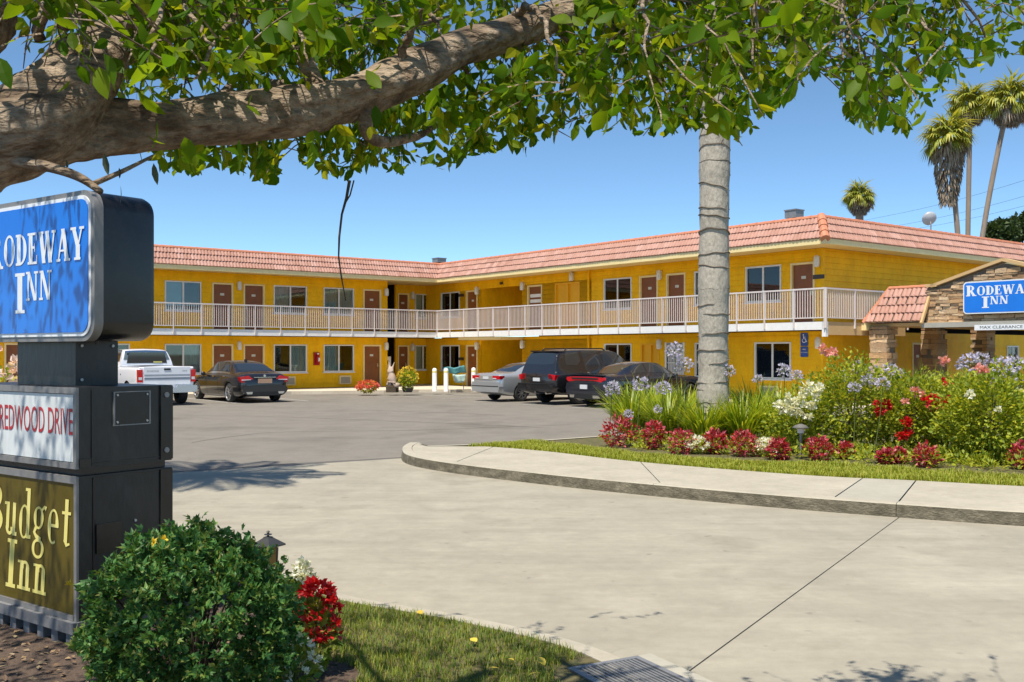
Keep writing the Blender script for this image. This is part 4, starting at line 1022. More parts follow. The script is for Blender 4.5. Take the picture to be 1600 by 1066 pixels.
# --- black executive saloon in front of the left wing
def exec_saloon():
    L_ = 5.1; t = place('parked_car', 'black saloon with bright alloy wheels parked beside the white pickup', 'car', -12.15, -4.75, 'v', L_)
    P_ = paint('black_paint', (.010, .010, .012))
    st = [(0, .74, .46, .76, .80, .60), (.05, .84, .34, .84, .93, .68), (.2, .905, .26, .92, 1.03, .73), (.62, .94, .2, .955, 1.075, .74), (1.05, .95, .19, .965, 1.24, .66), (1.6, .95, .19, .965, 1.43, .59),
          (2.3, .95, .19, .96, 1.49, .58), (2.9, .95, .19, .95, 1.46, .58), (3.3, .95, .19, .94, 1.27, .64), (3.7, .945, .19, .925, 1.03, .72), (4.4, .93, .19, .86, .93, .68), (4.85, .88, .21, .76, .82, .62), (5.1, .70, .30, .62, .67, .5)]
    c = Car(st); c.body(wells(1.02, 4.17, .95, .35), [P_, WELL], t)
    c.top('rear_window', CGLASS, t, .74, 1.62, 9.15, bow=.10); c.top('windscreen', CGLASS, t, 2.95, 3.62, 9.15, bow=-.12)
    for sd in (1, -1):
        c.patch('side_window', CGLASS, t, 0, 0, 7.35, 8.55, sd, xa=lambda f: (1.15+.42*f, 1.95-.0*f)); c.patch('side_window', CGLASS, t, 0, 0, 7.35, 8.55, sd, xa=lambda f: (2.02, 3.35-.42*f))
        c.patch('chrome_strip', STEEL, t, 1.1, 3.5, 7.15, 7.3, sd, off=.006, nx=14, nt=1)
    yz('tail_light', RED, t, [(.92, .92), (.60, .97), (.44, .86), (.47, .78), (.72, .72), (.88, .74)], .015, .24).name = 'tail_light'
    yz('tail_light', RED, t, [(-q[0], q[1]) for q in [(.92, .92), (.60, .97), (.44, .86), (.47, .78), (.72, .72), (.88, .74)]], .015, .24)
    yz('light_strip', CLR, t, [(.86, .84), (.52, .84), (.52, .82), (.86, .80)], .005, .2, True)
    yz('chrome_bar', STEEL, t, [(.42, .92), (-.42, .92), (-.42, .90), (.42, .90)], -.02, .1)
    pbox('licence_plate', PLATE2, t, (-.03, -.26, .70), (.02, .26, .86))
    yz('bumper', P_, t, [(.80, .62), (-.80, .62), (-.86, .46), (-.78, .34), (.78, .34), (.86, .46)], -.04, .2)
    yz('diffuser', TRIM, t, [(.70, .40), (-.70, .40), (-.62, .26), (.62, .26)], -.046, .3); yz('exhaust_tip', STEEL, t, [(.72, .40), (.48, .40), (.50, .32), (.68, .32)], -.06, .05, True)
    b = MB(); b.lathe([(.0, -.012), (.045, -.012), (.045, .004), (0, .004)], 16, (.03, 0, .965), axis='x'); b.build('badge', STEEL, t)
    pbox('antenna', TRIM, t, (1.62, -.02, 1.42), (1.8, .02, 1.54))
    mirrors(t, P_, 3.2, .95, 1.0); handles(t, c, STEEL, (1.35, 2.35)); seams(t, c, (2.0, 3.1))
    for x in (1.02, 4.17):
        for sd in (1, -1): wheel(t, x, sd*.83, sd, .35, .24, .27, 9)
exec_saloon()
# --- white pickup
def pickup():
    L_ = 5.7; t = place('pickup_truck', 'white pickup truck with grey tailgate band, parked nearest the roadside sign', 'pickup truck', -15.55, -4.35, 'v', L_)
    P_ = paint('white_truck_paint', (.74, .76, .80), rough=.3)
    st = [(.12, .90, .62, 1.24, 1.28, .90), (.2, .965, .55, 1.27, 1.32, .92), (.5, .985, .50, 1.27, 1.33, .93), (2.1, .99, .46, 1.26, 1.33, .93), (2.6, .99, .42, 1.25, 1.33, .92), (4.2, .985, .42, 1.22, 1.31, .88), (5.2, .95, .42, 1.12, 1.22, .84), (5.6, .88, .45, 1.0, 1.08, .76), (5.7, .78, .52, .9, .96, .66)]
    c = Car(st)
    bed = MB(); bed.box((.28, -.80, .80), (2.12, .80, 1.6), 1)
    c.body(wells(1.25, 4.75, .99, .39, 1.14)+[bed], [P_, WELL], t)
    cb = [(2.2, .93, 1.2, 1.36, 1.40, .90), (2.26, .94, 1.2, 1.34, 1.62, .84), (2.40, .945, 1.2, 1.33, 1.86, .76), (2.7, .945, 1.2, 1.32, 1.91, .74), (3.3, .945, 1.2, 1.32, 1.90, .73), (3.6, .945, 1.2, 1.31, 1.84, .74), (3.95, .945, 1.2, 1.30, 1.58, .80), (4.3, .93, 1.18, 1.26, 1.31, .86)]
    k = Car(cb); k.body([], [P_, WELL], t, 'cab')
    k.top('rear_window', CGLASS2, t, 2.235, 2.385, 9.0, off=.012); k.top('windscreen', CGLASS, t, 3.66, 4.2, 9.1)
    inr = MB(); inr.box((2.30, -.66, 1.42), (2.36, .66, 1.78)); inr.build('cab_interior', CGLASS, t)
    yz('rear_window_glass', CGLASS, t, [(.70, 1.42), (-.70, 1.42), (-.60, 1.80), (.60, 1.80)], 2.195, 2.3)
    pbox('sticker', YLET, t, (2.185, -.52, 1.43), (2.194, -.22, 1.48))
    for sd in (1, -1): k.patch('side_window', CGLASS, t, 0, 0, 7.3, 8.5, sd, xa=lambda f: (2.52+.05*f, 4.0-.45*f), off=.006)
    TG = mat('tailgate_band', [(.27,.30,.34), (.33,.36,.40)], scale=4, rough=.35)
    yz('tailgate', P_, t, [(.78, .72), (.78, 1.30), (-.78, 1.30), (-.78, .72)], .085, .25)
    yz('tailgate_band', TG, t, [(.76, .88), (.76, 1.06), (-.76, 1.06), (-.76, .88)], .079, .2)
    yz('tailgate_crease', P_, t, [(.76, .955), (.76, .985), (-.76, .985), (-.76, .955)], .068, .1)
    tx = lambda p: V((.083-p.y, -p.x, p.z))
    DG = mat('grey_badge', (.20, .20, .22), rough=.4)
    tb = sans('DODGE', .075, -.48, 1.17, tx, DG, t, 'badge_lettering', sx=1.5); sans('4X4', .075, .58, 1.17, tx, DG, t, 'badge_lettering', sx=1.3)
    pbox('tailgate_handle', TRIM, t, (.07, -.11, 1.2), (.1, .11, 1.26))
    for sd in (1, -1):
        yz('tail_light', RED, t, [(sd*.80, .80), (sd*.965, .80), (sd*.97, 1.22), (sd*.81, 1.22)], .10, .22)
        pbox('reverse_lamp', CLR, t, (.095, min(sd*.83, sd*.94), .88), (.105, max(sd*.83, sd*.94), .97))
    CH = mat('bumper_chrome', (.62, .63, .66), rough=.25, metal=.8)
    yz('bumper', CH, t, [(.97, .48), (.97, .68), (.30, .70), (.26, .62), (-.26, .62), (-.30, .70), (-.97, .68), (-.97, .48), (-.6, .44), (.6, .44)], -.06, .2)
    pbox('licence_plate', PLATE, t, (-.03, -.16, .50), (-.061, .16, .60)); pbox('tow_hitch', TRIM, t, (-.1, -.05, .36), (.2, .05, .44))
    yz('rear_axle', TRIM, t, [(.8, .34), (.8, .44), (-.8, .44), (-.8, .34)], 1.2, 1.3); pbox('chassis', TRIM, t, (.3, -.5, .44), (5, .5, .6))
    pbox('fuel_flap', TRIM, t, (1.9, .985, 1.02), (1.95, .999, 1.06))
    mirrors(t, P_, 3.75, .98, 1.38); handles(t, c, TRIM, (2.65,), 5.7)
    for x in (1.25, 4.75):
        for sd in (1, -1): wheel(t, x, sd*.86, sd, .39, .27, .22, 5)
pickup()
# --- silver saloon
def saloon_silver():
    L_ = 4.75; t = place('parked_car', 'silver saloon parked beside the stair passage, left of the black SUV', 'car', -3.0, -11.35, 'u', L_)
    P_ = paint('silver_paint', (.50, .52, .53), .55, .28)
    st = [(0, .72, .50, .80, .86, .62), (.05, .82, .36, .90, .99, .68), (.2, .865, .28, .94, 1.03, .72), (.75, .885, .2, .95, 1.06, .70), (1.1, .89, .19, .945, 1.21, .62), (1.6, .89, .19, .94, 1.38, .56), (2.2, .89, .19, .93, 1.42, .55), (2.65, .89, .19, .92, 1.38, .55), (3.0, .89, .19, .91, 1.20, .62), (3.4, .885, .19, .9, .99, .68), (4.1, .87, .19, .83, .90, .64), (4.55, .82, .22, .72, .78, .58), (4.75, .66, .3, .6, .66, .46)]
    c = Car(st); c.body(wells(.98, 3.65, .89, .32), [P_, WELL], t)
    c.top('rear_window', CGLASS, t, .80, 1.52, 9.15, bow=.10); c.top('windscreen', CGLASS, t, 2.7, 3.3, 9.15, bow=-.1)
    for sd in (1, -1):
        c.patch('side_window', CGLASS, t, 0, 0, 7.35, 8.5, sd, xa=lambda f: (1.2+.35*f, 1.9)); c.patch('side_window', CGLASS, t, 0, 0, 7.35, 8.5, sd, xa=lambda f: (1.97, 3.1-.4*f))
        yz('tail_light', RED, t, [(sd*.86, .95), (sd*.42, .95), (sd*.42, .83), (sd*.84, .82)], -.012, .2)
        yz('reverse_lamp', CLR, t, [(sd*.64, .865), (sd*.43, .865), (sd*.43, .835), (sd*.64, .835)], -.018, .0)
    yz('trunk_panel', GOLD := paint('champagne_panel', (.42, .40, .34), .3, .3), t, [(.40, .94), (-.40, .94), (-.40, .80), (.40, .80)], -.012, .1)
    pbox('licence_plate', PLATE, t, (-.02, -.17, .82), (.0, .17, .92))
    yz('bumper', P_, t, [(.80, .72), (-.80, .72), (-.86, .56), (-.80, .36), (.80, .36), (.86, .56)], -.05, .2); yz('bumper_strip', TRIM, t, [(.81, .58), (-.81, .58), (-.81, .55), (.81, .55)], -.055, .1)
    mirrors(t, P_, 2.95, .89, .97); handles(t, c, P_, (1.3, 2.2)); seams(t, c, (1.94, 2.95))
    for x in (.98, 3.65):
        for sd in (1, -1): wheel(t, x, sd*.78, sd, .32, .2, .21, 8)
saloon_silver()
# --- black SUV
def suv():
    L_ = 5.2; t = place('parked_car', 'tall black SUV parked between the silver saloon and the dark sports saloon', 'car', -2.55, -14.0, 'u', L_)
    P_ = paint('black_suv_paint', (.013, .013, .015))
    st = [(0, .86, .60, .98, 1.04, .80), (.05, .95, .46, 1.06, 1.14, .86), (.12, .985, .40, 1.12, 1.34, .84), (.24, 1.0, .36, 1.14, 1.66, .78), (.40, 1.01, .34, 1.14, 1.83, .72), (.9, 1.015, .33, 1.14, 1.88, .70), (2.0, 1.015, .32, 1.13, 1.90, .70), (2.9, 1.015, .32, 1.12, 1.87, .70), (3.35, 1.01, .32, 1.11, 1.66, .74), (3.85, 1.0, .32, 1.09, 1.22, .82), (4.6, .98, .33, 1.02, 1.12, .8), (5.05, .93, .36, .9, .98, .74), (5.2, .8, .45, .76, .82, .62)]
    c = Car(st); c.body(wells(1.12, 4.22, 1.01, .39, 1.14), [P_, WELL], t)
    c.top('rear_window', CGLASS, t, .125, .38, 8.75, bow=.03); c.top('windscreen', CGLASS, t, 2.98, 3.74, 9.15, bow=-.1)
    for sd in (1, -1):
        for a0, a1, sl in ((.56, 1.24, .14), (1.40, 2.16, 0), (2.32, 3.45, -.5)): c.patch('side_window', CGLASS, t, 0, 0, 7.35, 8.55, sd, xa=lambda f, a0=a0, a1=a1, sl=sl: (a0+(sl*f if sl > 0 else 0), a1+(sl*f if sl < 0 else 0)))
        yz('tail_light', RED, t, [(sd*.99, 1.02), (sd*.66, 1.06), (sd*.60, .98), (sd*.66, .88), (sd*.96, .84)], .0, .32)
        b = MB(); b.tube([V((.75, sd*.60, 1.86)), V((.85, sd*.60, 1.92)), V((2.5, sd*.60, 1.93)), V((2.65, sd*.60, 1.86))], .022, 6); b.build('roof_rail', TRIM, t)
        yz('mudguard_flare', P_, t, [(sd*1.0, .62), (sd*1.03, .62), (sd*1.03, .56), (sd*1.0, .56)], 1.6, 3.75)
    yz('spoiler', P_, t, [(.70, 1.86), (-.70, 1.86), (-.72, 1.81), (.72, 1.81)], .30, .7)
    yz('chrome_bar', STEEL, t, [(.36, .98), (-.36, .98), (-.36, .95), (.36, .95)], -.02, .1); pbox('licence_plate', PLATE, t, (-.02, -.18, .80), (.02, .18, .92))
    b = MB(); b.lathe([(.0, -.01), (.05, -.01), (.05, .004), (0, .004)], 14, (-.005, 0, 1.05), axis='x'); b.build('badge', STEEL, t)
    yz('bumper', P_, t, [(.94, .72), (-.94, .72), (-.98, .58), (-.90, .46), (.90, .46), (.98, .58)], -.09, .2); yz('bumper_step', TRIM, t, [(.9, .735), (-.9, .735), (-.9, .705), (.9, .705)], -.1, .1)
    b = MB(); b.tube([V((-.1, -.62, .40)), V((.4, -.62, .42))], .035, 10); b.tube([V((-.06, 0, .42)), V((.3, 0, .42))], .045, 8); b.build('exhaust_and_hitch', STEEL, t)
    mirrors(t, P_, 3.3, 1.01, 1.2); handles(t, c, STEEL, (1.45, 2.4)); seams(t, c, (1.32, 2.24, 3.3))
    for x in (1.12, 4.22):
        for sd in (1, -1): wheel(t, x, sd*.87, sd, .39, .27, .26, 6)
suv()
# --- dark sports saloon with a full-width light bar
def sports():
    L_ = 5.05; t = place('parked_car', 'dark blue-black sports saloon with full-width red tail light, nearest the palm trunk', 'car', -2.55, -16.4, 'u', L_)
    P_ = paint('midnight_paint', (.012, .014, .022)); 
    st = [(0, .80, .48, .86, .90, .70), (.04, .88, .36, .94, 1.02, .76), (.15, .93, .27, .98, 1.06, .78), (.6, .95, .2, .985, 1.075, .76), (1.0, .955, .19, .985, 1.19, .67), (1.65, .955, .19, .98, 1.40, .58), (2.3, .955, .19, .97, 1.48, .57), (2.75, .955, .19, .96, 1.45, .57), (3.15, .955, .19, .95, 1.27, .64), (3.55, .955, .19, .94, 1.06, .72), (4.3, .95, .19, .90, 1.0, .7), (4.85, .91, .22, .82, .90, .66), (5.05, .78, .3, .72, .78, .55)]
    c = Car(st); c.body(wells(1.0, 4.05, .955, .36), [P_, WELL], t)
    c.top('rear_window', CGLASS, t, .68, 1.70, 9.15, bow=.12); c.top('windscreen', CGLASS, t, 2.82, 3.48, 9.15, bow=-.1)
    for sd in (1, -1):
        c.patch('side_window', CGLASS, t, 0, 0, 7.35, 8.5, sd, xa=lambda f: (1.25+.4*f, 2.0)); c.patch('side_window', CGLASS, t, 0, 0, 7.35, 8.5, sd, xa=lambda f: (2.07, 3.2-.42*f))
    yz('tail_light_bar', RED, t, [(.88, .98), (.5, 1.0), (0, 1.0), (-.5, 1.0), (-.88, .98), (-.90, .90), (-.80, .83), (-.4, .88), (.4, .88), (.80, .83), (.90, .90)], -.012, .13)
    yz('tail_light_inner', TRIM, t, [(.66, .965), (0, .97), (-.66, .965), (-.62, .915), (.62, .915)], -.02, .05)
    yz('spoiler', P_, t, [(.84, 1.07), (0, 1.10), (-.84, 1.07), (-.84, 1.04), (0, 1.065), (.84, 1.04)], -.03, .16)
    pbox('licence_plate', PLATE, t, (-.07, -.17, .60), (-.042, .17, .74)); yz('bumper', P_, t, [(.86, .80), (-.86, .80), (-.91, .60), (-.84, .40), (.84, .40), (.91, .60)], -.045, .2)
    yz('diffuser', TRIM, t, [(.66, .44), (-.66, .44), (-.58, .28), (.58, .28)], -.05, .3); yz('exhaust_tip', STEEL, t, [(.68, .40), (.44, .40), (.46, .31), (.66, .31)], -.07, .05, True)
    mirrors(t, P_, 3.15, .95, 1.02); handles(t, c, P_, (1.4, 2.4)); seams(t, c, (2.03, 3.1))
    DR = mat('dark_rim', (.10, .10, .11), rough=.3, metal=.8)
    for x in (1.0, 4.05):
        for sd in (1, -1): wheel(t, x, sd*.84, sd, .36, .24, .27, 5, DR)
sports()
# ------------------------------------------------------------------ plants
def basis(d, roll=0):
    d = d.normalized(); a = V((0, 0, 1)) if abs(d.z) < .95 else V((1, 0, 0)); s = d.cross(a).normalized(); n = s.cross(d)
    return d, s*cos(roll)+n*sin(roll), n*cos(roll)-s*sin(roll)
def leaf(b, p, d, l, w, roll=0, fold=.25, droop=.25, m=0):
    d, s, n = basis(d, roll)
    q1 = p+d*l*.42-n*droop*l*.1; q2 = p+d*l-n*droop*l*.5
    b.add([p, q1+s*w*.5+n*fold*w*.5, q1, q1-s*w*.5+n*fold*w*.5, q2], [(0, 2, 1), (0, 3, 2), (1, 2, 4), (2, 3, 4)], m)
def leaf6(b, p, d, l, w, roll=0, fold=.2, droop=.3, m=0):
    d, s, n = basis(d, roll)
    f = lambda t: p+d*l*t-n*droop*l*t*t*.5
    pts = [p]
    for t, ww in ((.22, .72), (.5, 1.0), (.78, .62)):
        c = f(t); pts += [c+s*w*.5*ww+n*fold*w*ww*.5, c, c-s*w*.5*ww+n*fold*w*ww*.5]
    pts.append(f(1))
    b.add(pts, [(0, 2, 1), (0, 3, 2), (1, 2, 5, 4), (2, 3, 6, 5), (4, 5, 8, 7), (5, 6, 9, 8), (7, 8, 10), (8, 9, 10)], m)
def rdir(r, zlo=-1):
    while True:
        v = V((r.uniform(-1, 1), r.uniform(-1, 1), r.uniform(zlo, 1)))
        if .05 < v.length < 1: return v.normalized()
def cloud(b, c, rad, n, l, w, r, shell=.55, up=.3, m=0, lump=.25, f=leaf, zmin=None, ph=0):
    c = V(c)
    for _ in range(n):
        v = rdir(r); k = shell+(1-shell)*r.random()**.6
        k *= 1+lump*noise.noise(v*2.3+V((ph, ph*.7, 0)))
        p = c+V((v.x*rad[0], v.y*rad[1], v.z*rad[2]))*k
        if zmin is not None and p.z < zmin: continue
        d = (v+V((0, 0, up))+rdir(r)*.8)
        s_ = r.uniform(.7, 1.25)
        f(b, p, d, l*s_, w*s_, r.gauss(0, .75), m=m)
def blade(b, p, d, l, w, arch, r, n=4, m=0):
    """a strap leaf that rises and arches over"""
    side = d.cross(V((0, 0, 1))).normalized(); pts = []; q = p.copy(); a = r.uniform(1.1, 1.45)
    for i in range(n+1):
        t = i/n; ww = w*(1-t**2.2)*(.7+.6*min(t*3, 1)*.5); pts += [q+side*ww/2, q-side*ww/2]
        e = a-arch*t*1.0
        q = q+(d*cos(e)+V((0, 0, sin(e))))*l/n
    b.add(pts, [(2*i, 2*i+1, 2*i+3, 2*i+2) for i in range(n)], m)
def stems(b, c, n, h, spread, r, rad=.008):
    for _ in range(n):
        a = r.uniform(0, 6.28); e = V((cos(a)*spread*r.random(), sin(a)*spread*r.random(), h*r.uniform(.6, 1)))
        b.tube([V(c), V(c)+e*.5+V((r.uniform(-.03, .03), r.uniform(-.03, .03), .05)), V(c)+e], [rad, rad*.8, rad*.4], 5)
BUSH = mat('bush_leaf', [(.035,.11,.026), (.065,.175,.042), (.11,.25,.06), (.045,.135,.032), (.16,.27,.05), (.20,.20,.05)], src='island', rough=.45, spec=.3, transl=.25)
ROSE = mat('rose_leaf', [(.20,.27,.018), (.36,.42,.03), (.50,.49,.045), (.12,.20,.016), (.40,.46,.09)], src='island', rough=.55, spec=.25, transl=.4)
AGA = mat('strap_leaf', [(.16,.27,.014), (.30,.40,.022), (.46,.48,.035), (.10,.20,.014), (.36,.43,.03)], src='island', rough=.4, transl=.4)
GRASS = mat('grass_blade', [(.22,.31,.018), (.33,.38,.028), (.44,.40,.06), (.26,.33,.02)], src='island', rough=.6, transl=.35)
GRASSD = mat('lawn_blade', [(.10,.19,.018), (.17,.26,.025), (.36,.33,.05), (.13,.21,.018)], src='island', rough=.6, transl=.3)
REDL = mat('crimson_leaf', [(.26,.014,.028), (.44,.03,.06), (.56,.13,.17), (.34,.015,.02), (.52,.022,.016)], src='island', rough=.45, transl=.25)
REDT = mat('red_flower', [(.55,.008,.012), (.68,.02,.02), (.42,.006,.012)], src='island', rough=.5, transl=.25)
WHT = mat('white_flower', [(.72,.72,.62), (.82,.82,.76), (.66,.68,.50)], src='island', rough=.6, transl=.3)
LAV = mat('lavender_flower', [(.42,.40,.66), (.58,.55,.76), (.70,.68,.78), (.36,.33,.62)], src='island', rough=.6, transl=.3)
PNK = mat('pink_flower', [(.70,.30,.28), (.76,.45,.38), (.68,.22,.26)], src='island', rough=.6, transl=.3)
YELF = mat('yellow_flower', [(.72,.50,.03), (.80,.60,.05)], src='island', rough=.6, transl=.2)
STEM = mat('plant_stem', [(.08,.12,.02), (.12,.15,.03)], scale=8, rough=.7)
TWIG = mat('woody_stem', [(.05,.035,.022), (.09,.065,.04)], scale=12, rough=.9)
def plant(name, label, cat, p, group=None): return thing(name, label, cat, p, 0, group)
# --- the big rounded bush under the sign
rb = random.Random(3)
bc = V((-1.60, 4.95, .02)); t = plant('rounded_bush', 'large rounded dark green leafy bush in front of the sign base', 'bush', bc)
b = MB()
def lobed(b, p, d, l, w, roll, m=0, **k):
    dd, s, n = basis(d, roll)
    for e, k2 in ((0, 1), (.75, .72), (-.75, .72)): leaf(b, p, dd*cos(e)+s*sin(e), l*k2, w*.62, roll, .2, .25)
for i in range(1150):
    v = rdir(rb, -.75); k = .80+.20*rb.random(); k *= 1+.20*noise.noise(v*2.6)+.12*noise.noise(v*6)
    c = V((v.x*.50, v.y*.48, .43+v.z*.43))*1.0
    c = V((c.x*k, c.y*k, .43+(c.z-.43)*k))
    if c.z < .03: continue
    ax = (v+V((0, 0, .45))+rdir(rb)*.45).normalized()
    for j in range(11):
        d = (ax*rb.uniform(.2, 1.1)+rdir(rb)*.9); lobed(b, c+ax*rb.uniform(-.03, .05)+rdir(rb)*.022, d, rb.uniform(.026, .052), rb.uniform(.02, .034), rb.uniform(0, 6.28))
b.build('foliage', BUSH, t, fix=False, kind='stuff')
b = MB(); stems(b, (0, 0, 0), 26, .72, .4, rb, .009); b.build('stems', TWIG, t)
for k, (px, py) in enumerate(((240, 847), (257, 843), (108, 914), (285, 862), (640, 980))[:4]):
    w = at(px, py, 4.55+.1*k)-bc; b = MB()
    for j in range(9): leaf(b, w, rdir(rb)+V((0, -.5, .6)), .025, .014, rb.random()*6)
    b.build('yellow_flower', YELF, t, fix=False)
# --- red and white bedding flowers right of the bush
def blossom(b, p, r_, n, r, up=V((0, -.3, 1)), l=None, m=0):
    for _ in range(n):
        d = rdir(r)+up*.4; leaf(b, p+d.normalized()*r_*r.uniform(.1, .5), d, (l or r_)*r.uniform(.7, 1.1), (l or r_)*.7, r.random()*6.28, .3, .3, m)
def bedding(name, label, cat, c, h, rad, fm, nfl, fl, seed, nleaf=260, group=None, low=.15, leafm=None, leafl=.06):
    r = random.Random(seed); t = plant(name, label, cat, c, group)
    b = MB(); cloud(b, (0, 0, h*.42), (rad*.85, rad*.85, h*.42), nleaf, leafl, leafl*.6, r, .4, .4, zmin=.01); b.build('foliage', leafm or GRASSD, t, fix=False, kind='stuff')
    b = MB(); stems(b, (0, 0, 0), 7, h*.8, rad*.7, r, .005); b.build('stems', STEM, t)
    b = MB()
    for _ in range(nfl):
        v = rdir(r, -.2); p = V((v.x*rad, v.y*rad, h*.5+v.z*h*.5))
        if p.z < low*h: continue
        blossom(b, p, fl, 9, r)
    b.build('blossoms', fm, t, fix=False, kind='stuff'); return t
bedding('red_flowers', 'scarlet bedding flowers right beside the big rounded bush', 'flowers', V((-1.08, 5.5, .02)), .50, .115, REDT, 70, .04, 5)
bedding('white_flowers', 'white bedding flowers low against the right foot of the bush', 'flowers', V((-1.13, 5.12, .02)), .32, .13, WHT, 40, .032, 6)
bedding('white_flowers', 'white flower head above the scarlet flowers behind the bush', 'flowers', V((-1.33, 6.25, .02)), .46, .08, WHT, 40, .04, 8, low=.75)
# --- the right-hand planting bed
Z = KH-.006
def on(px, py): return gr(px, py, Z)
reds = [(967, 698, 52, 46, 'largest crimson bedding plant at the left end of the flower row'), (1022, 702, 32, 42, 'narrow crimson bedding plant second from the left end of the row'), (1065, 709, 38, 38, 'crimson bedding plant touching the left side of the white one'),
        (1117, 709, 34, 34, 'crimson bedding plant touching the right side of the white one'), (1162, 713, 44, 38, 'broad crimson bedding plant below the palm trunk, right of the white one'), (1216, 718, 30, 28, 'small crimson bedding plant beside a pale cream one'),
        (1280, 720, 40, 36, 'crimson bedding plant just right of the path lamp'), (1322, 717, 24, 22, 'smallest red bedding plant between the path lamp and the red roses'), (1384, 725, 24, 22, 'left of the touching pair of small red bedding plants'), (1404, 724, 24, 22, 'right of the touching pair of small red bedding plants'),
        (1447, 730, 36, 34, 'round crimson bedding plant standing alone before the rose bushes'), (1597, 733, 34, 40, 'crimson bedding plant cut by the right edge of the picture')]
for k, (px, py, w, h, lab) in enumerate(reds):
    c = on(px, py); s_ = c.y/F; r = random.Random(50+k); t = plant('crimson_plant', lab, 'flowers', c, 'crimson plants in a row along the lawn')
    b = MB(); ra, hh = w*s_/2, h*s_
    cloud(b, (0, 0, hh*.5), (ra, ra, hh*.52), r.randint(380, 560), r.uniform(.05, .085), r.uniform(.032, .045), r, .45, .3, zmin=.0, ph=k*3.1, lump=.55); b.build('foliage', REDL, t, fix=False, kind='stuff')
    b = MB(); cloud(b, (0, 0, hh*.35), (ra*1.1, ra*1.1, hh*.36), 90, .08, .04, r, .5, .5, zmin=.0, ph=k); b.build('green_leaves', ROSE, t, fix=False, kind='stuff')
    b = MB(); stems(b, (0, 0, 0), 5, hh*.7, ra*.5, r, .006); b.build('stems', TWIG, t)
for px, py, lab in ((1092, 709, 'low white bedding plant between two crimson ones'), (1196, 713, 'low pale cream bedding plant left of the path lamp')):
    bedding('white_plant', lab, 'flowers', on(px, py), .26, .2, WHT, 46, .05, px, 160, leafm=ROSE)
# strap-leaved clumps around the palm
ragg = random.Random(21)
aga = [(985, 676, .95, .62, 'pale leaf-heavy'), (1045, 684, .9, .6, ''), (1100, 692, .8, .55, ''), (1160, 692, .9, .6, ''), (1215, 690, .95, .62, ''), (1015, 668, 1.0, .6, ''), (1180, 674, 1.0, .6, ''), (1070, 672, .95, .6, '')]
agl = ['lily clump with arching strap leaves at the far left of the bed', 'lily clump behind the narrow crimson plant, second from the left', 'low lily clump directly behind the low white plant', 'lily clump with dark leaves right of the palm trunk, behind the broad crimson plant', 'rightmost lily clump, behind the pale cream plant', 'rear lily clump at the left of the bed, nearest the parked cars', 'rear lily clump hard against the right of the palm trunk', 'rear lily clump hard against the left of the palm trunk']
for k, (px, py, h, w, _) in enumerate(aga):
    c = on(px, py); t = plant('lily_clump', agl[k], 'lily', c, 'strap-leaved lilies round the palm'); b = MB()
    for i in range(330):
        a = ragg.uniform(0, 6.28); d = V((cos(a), sin(a), 0)); p = d*ragg.random()**.5*w*.42
        blade(b, p, d, h*ragg.uniform(.75, 1.35), ragg.uniform(.026, .044), ragg.uniform(.2, 1.9), ragg)
    b.build('leaves', AGA, t, fix=False, kind='stuff')
def aga_head(px, py, d, sz, lab, z0=Z, fm=None):
    p = at(px, py, d); c = V((p.x+.12*ragg.uniform(-1, 1), p.y+.1, z0)); t = plant('lily_flower', lab, 'lily flower', c, 'tall lily flower heads')
    h = p-c; b = MB(); b.tube([V((0, 0, 0)), h*.5+V((.02, 0, .05)), h], [.010, .008, .006], 6); b.build('stalk', STEM, t)
    b = MB(); s_ = sz*d/F/2*.95
    for i in range(46):
        v = rdir(ragg, -.5); q = h+v*s_*ragg.uniform(.55, .95)
        for j in range(4): leaf(b, q, v+rdir(ragg)*.9, s_*.42, s_*.20, ragg.random()*6)
    b.build('flower_head', fm or LAV, t, fix=False, kind='stuff')
    b = MB()
    for i in range(30):
        v = rdir(ragg, -.3); b.tube([h, h+v*s_*.75], .0022, 3)
    b.build('flower_stalks', STEM, t, kind='stuff')
for px, py, d, sz, lab in ((956, 608, 18.3, 26, 'leftmost lavender lily head, before the dark sports saloon'), (1001, 601, 18.6, 26, 'lavender lily head before the rear wheel of the dark saloon'), (1036, 608, 18.4, 26, 'lavender lily head before the door of the dark saloon'),
        (1054, 549, 18.0, 28, 'tallest lavender lily head left of the palm trunk'), (1068, 571, 18.2, 28, 'second tallest lily head close to the left of the palm trunk'), (1140, 579, 18.4, 20, 'small lily head at the right edge of the palm trunk'), (1184, 592, 18.8, 16, 'small lily head under the lower right window'),
        (1226, 579, 18.0, 24, 'greenish lily head in front of the lower right window'), (1245, 588, 18.3, 20, 'faded lily head right of the lower right window'), (1028, 640, 17.2, 14, 'tiny blue lily head low in the strap leaves'), (982, 648, 17.2, 16, 'pale blue lily head at the left end of the strap leaves')):
    aga_head(px, py, d, sz, lab)
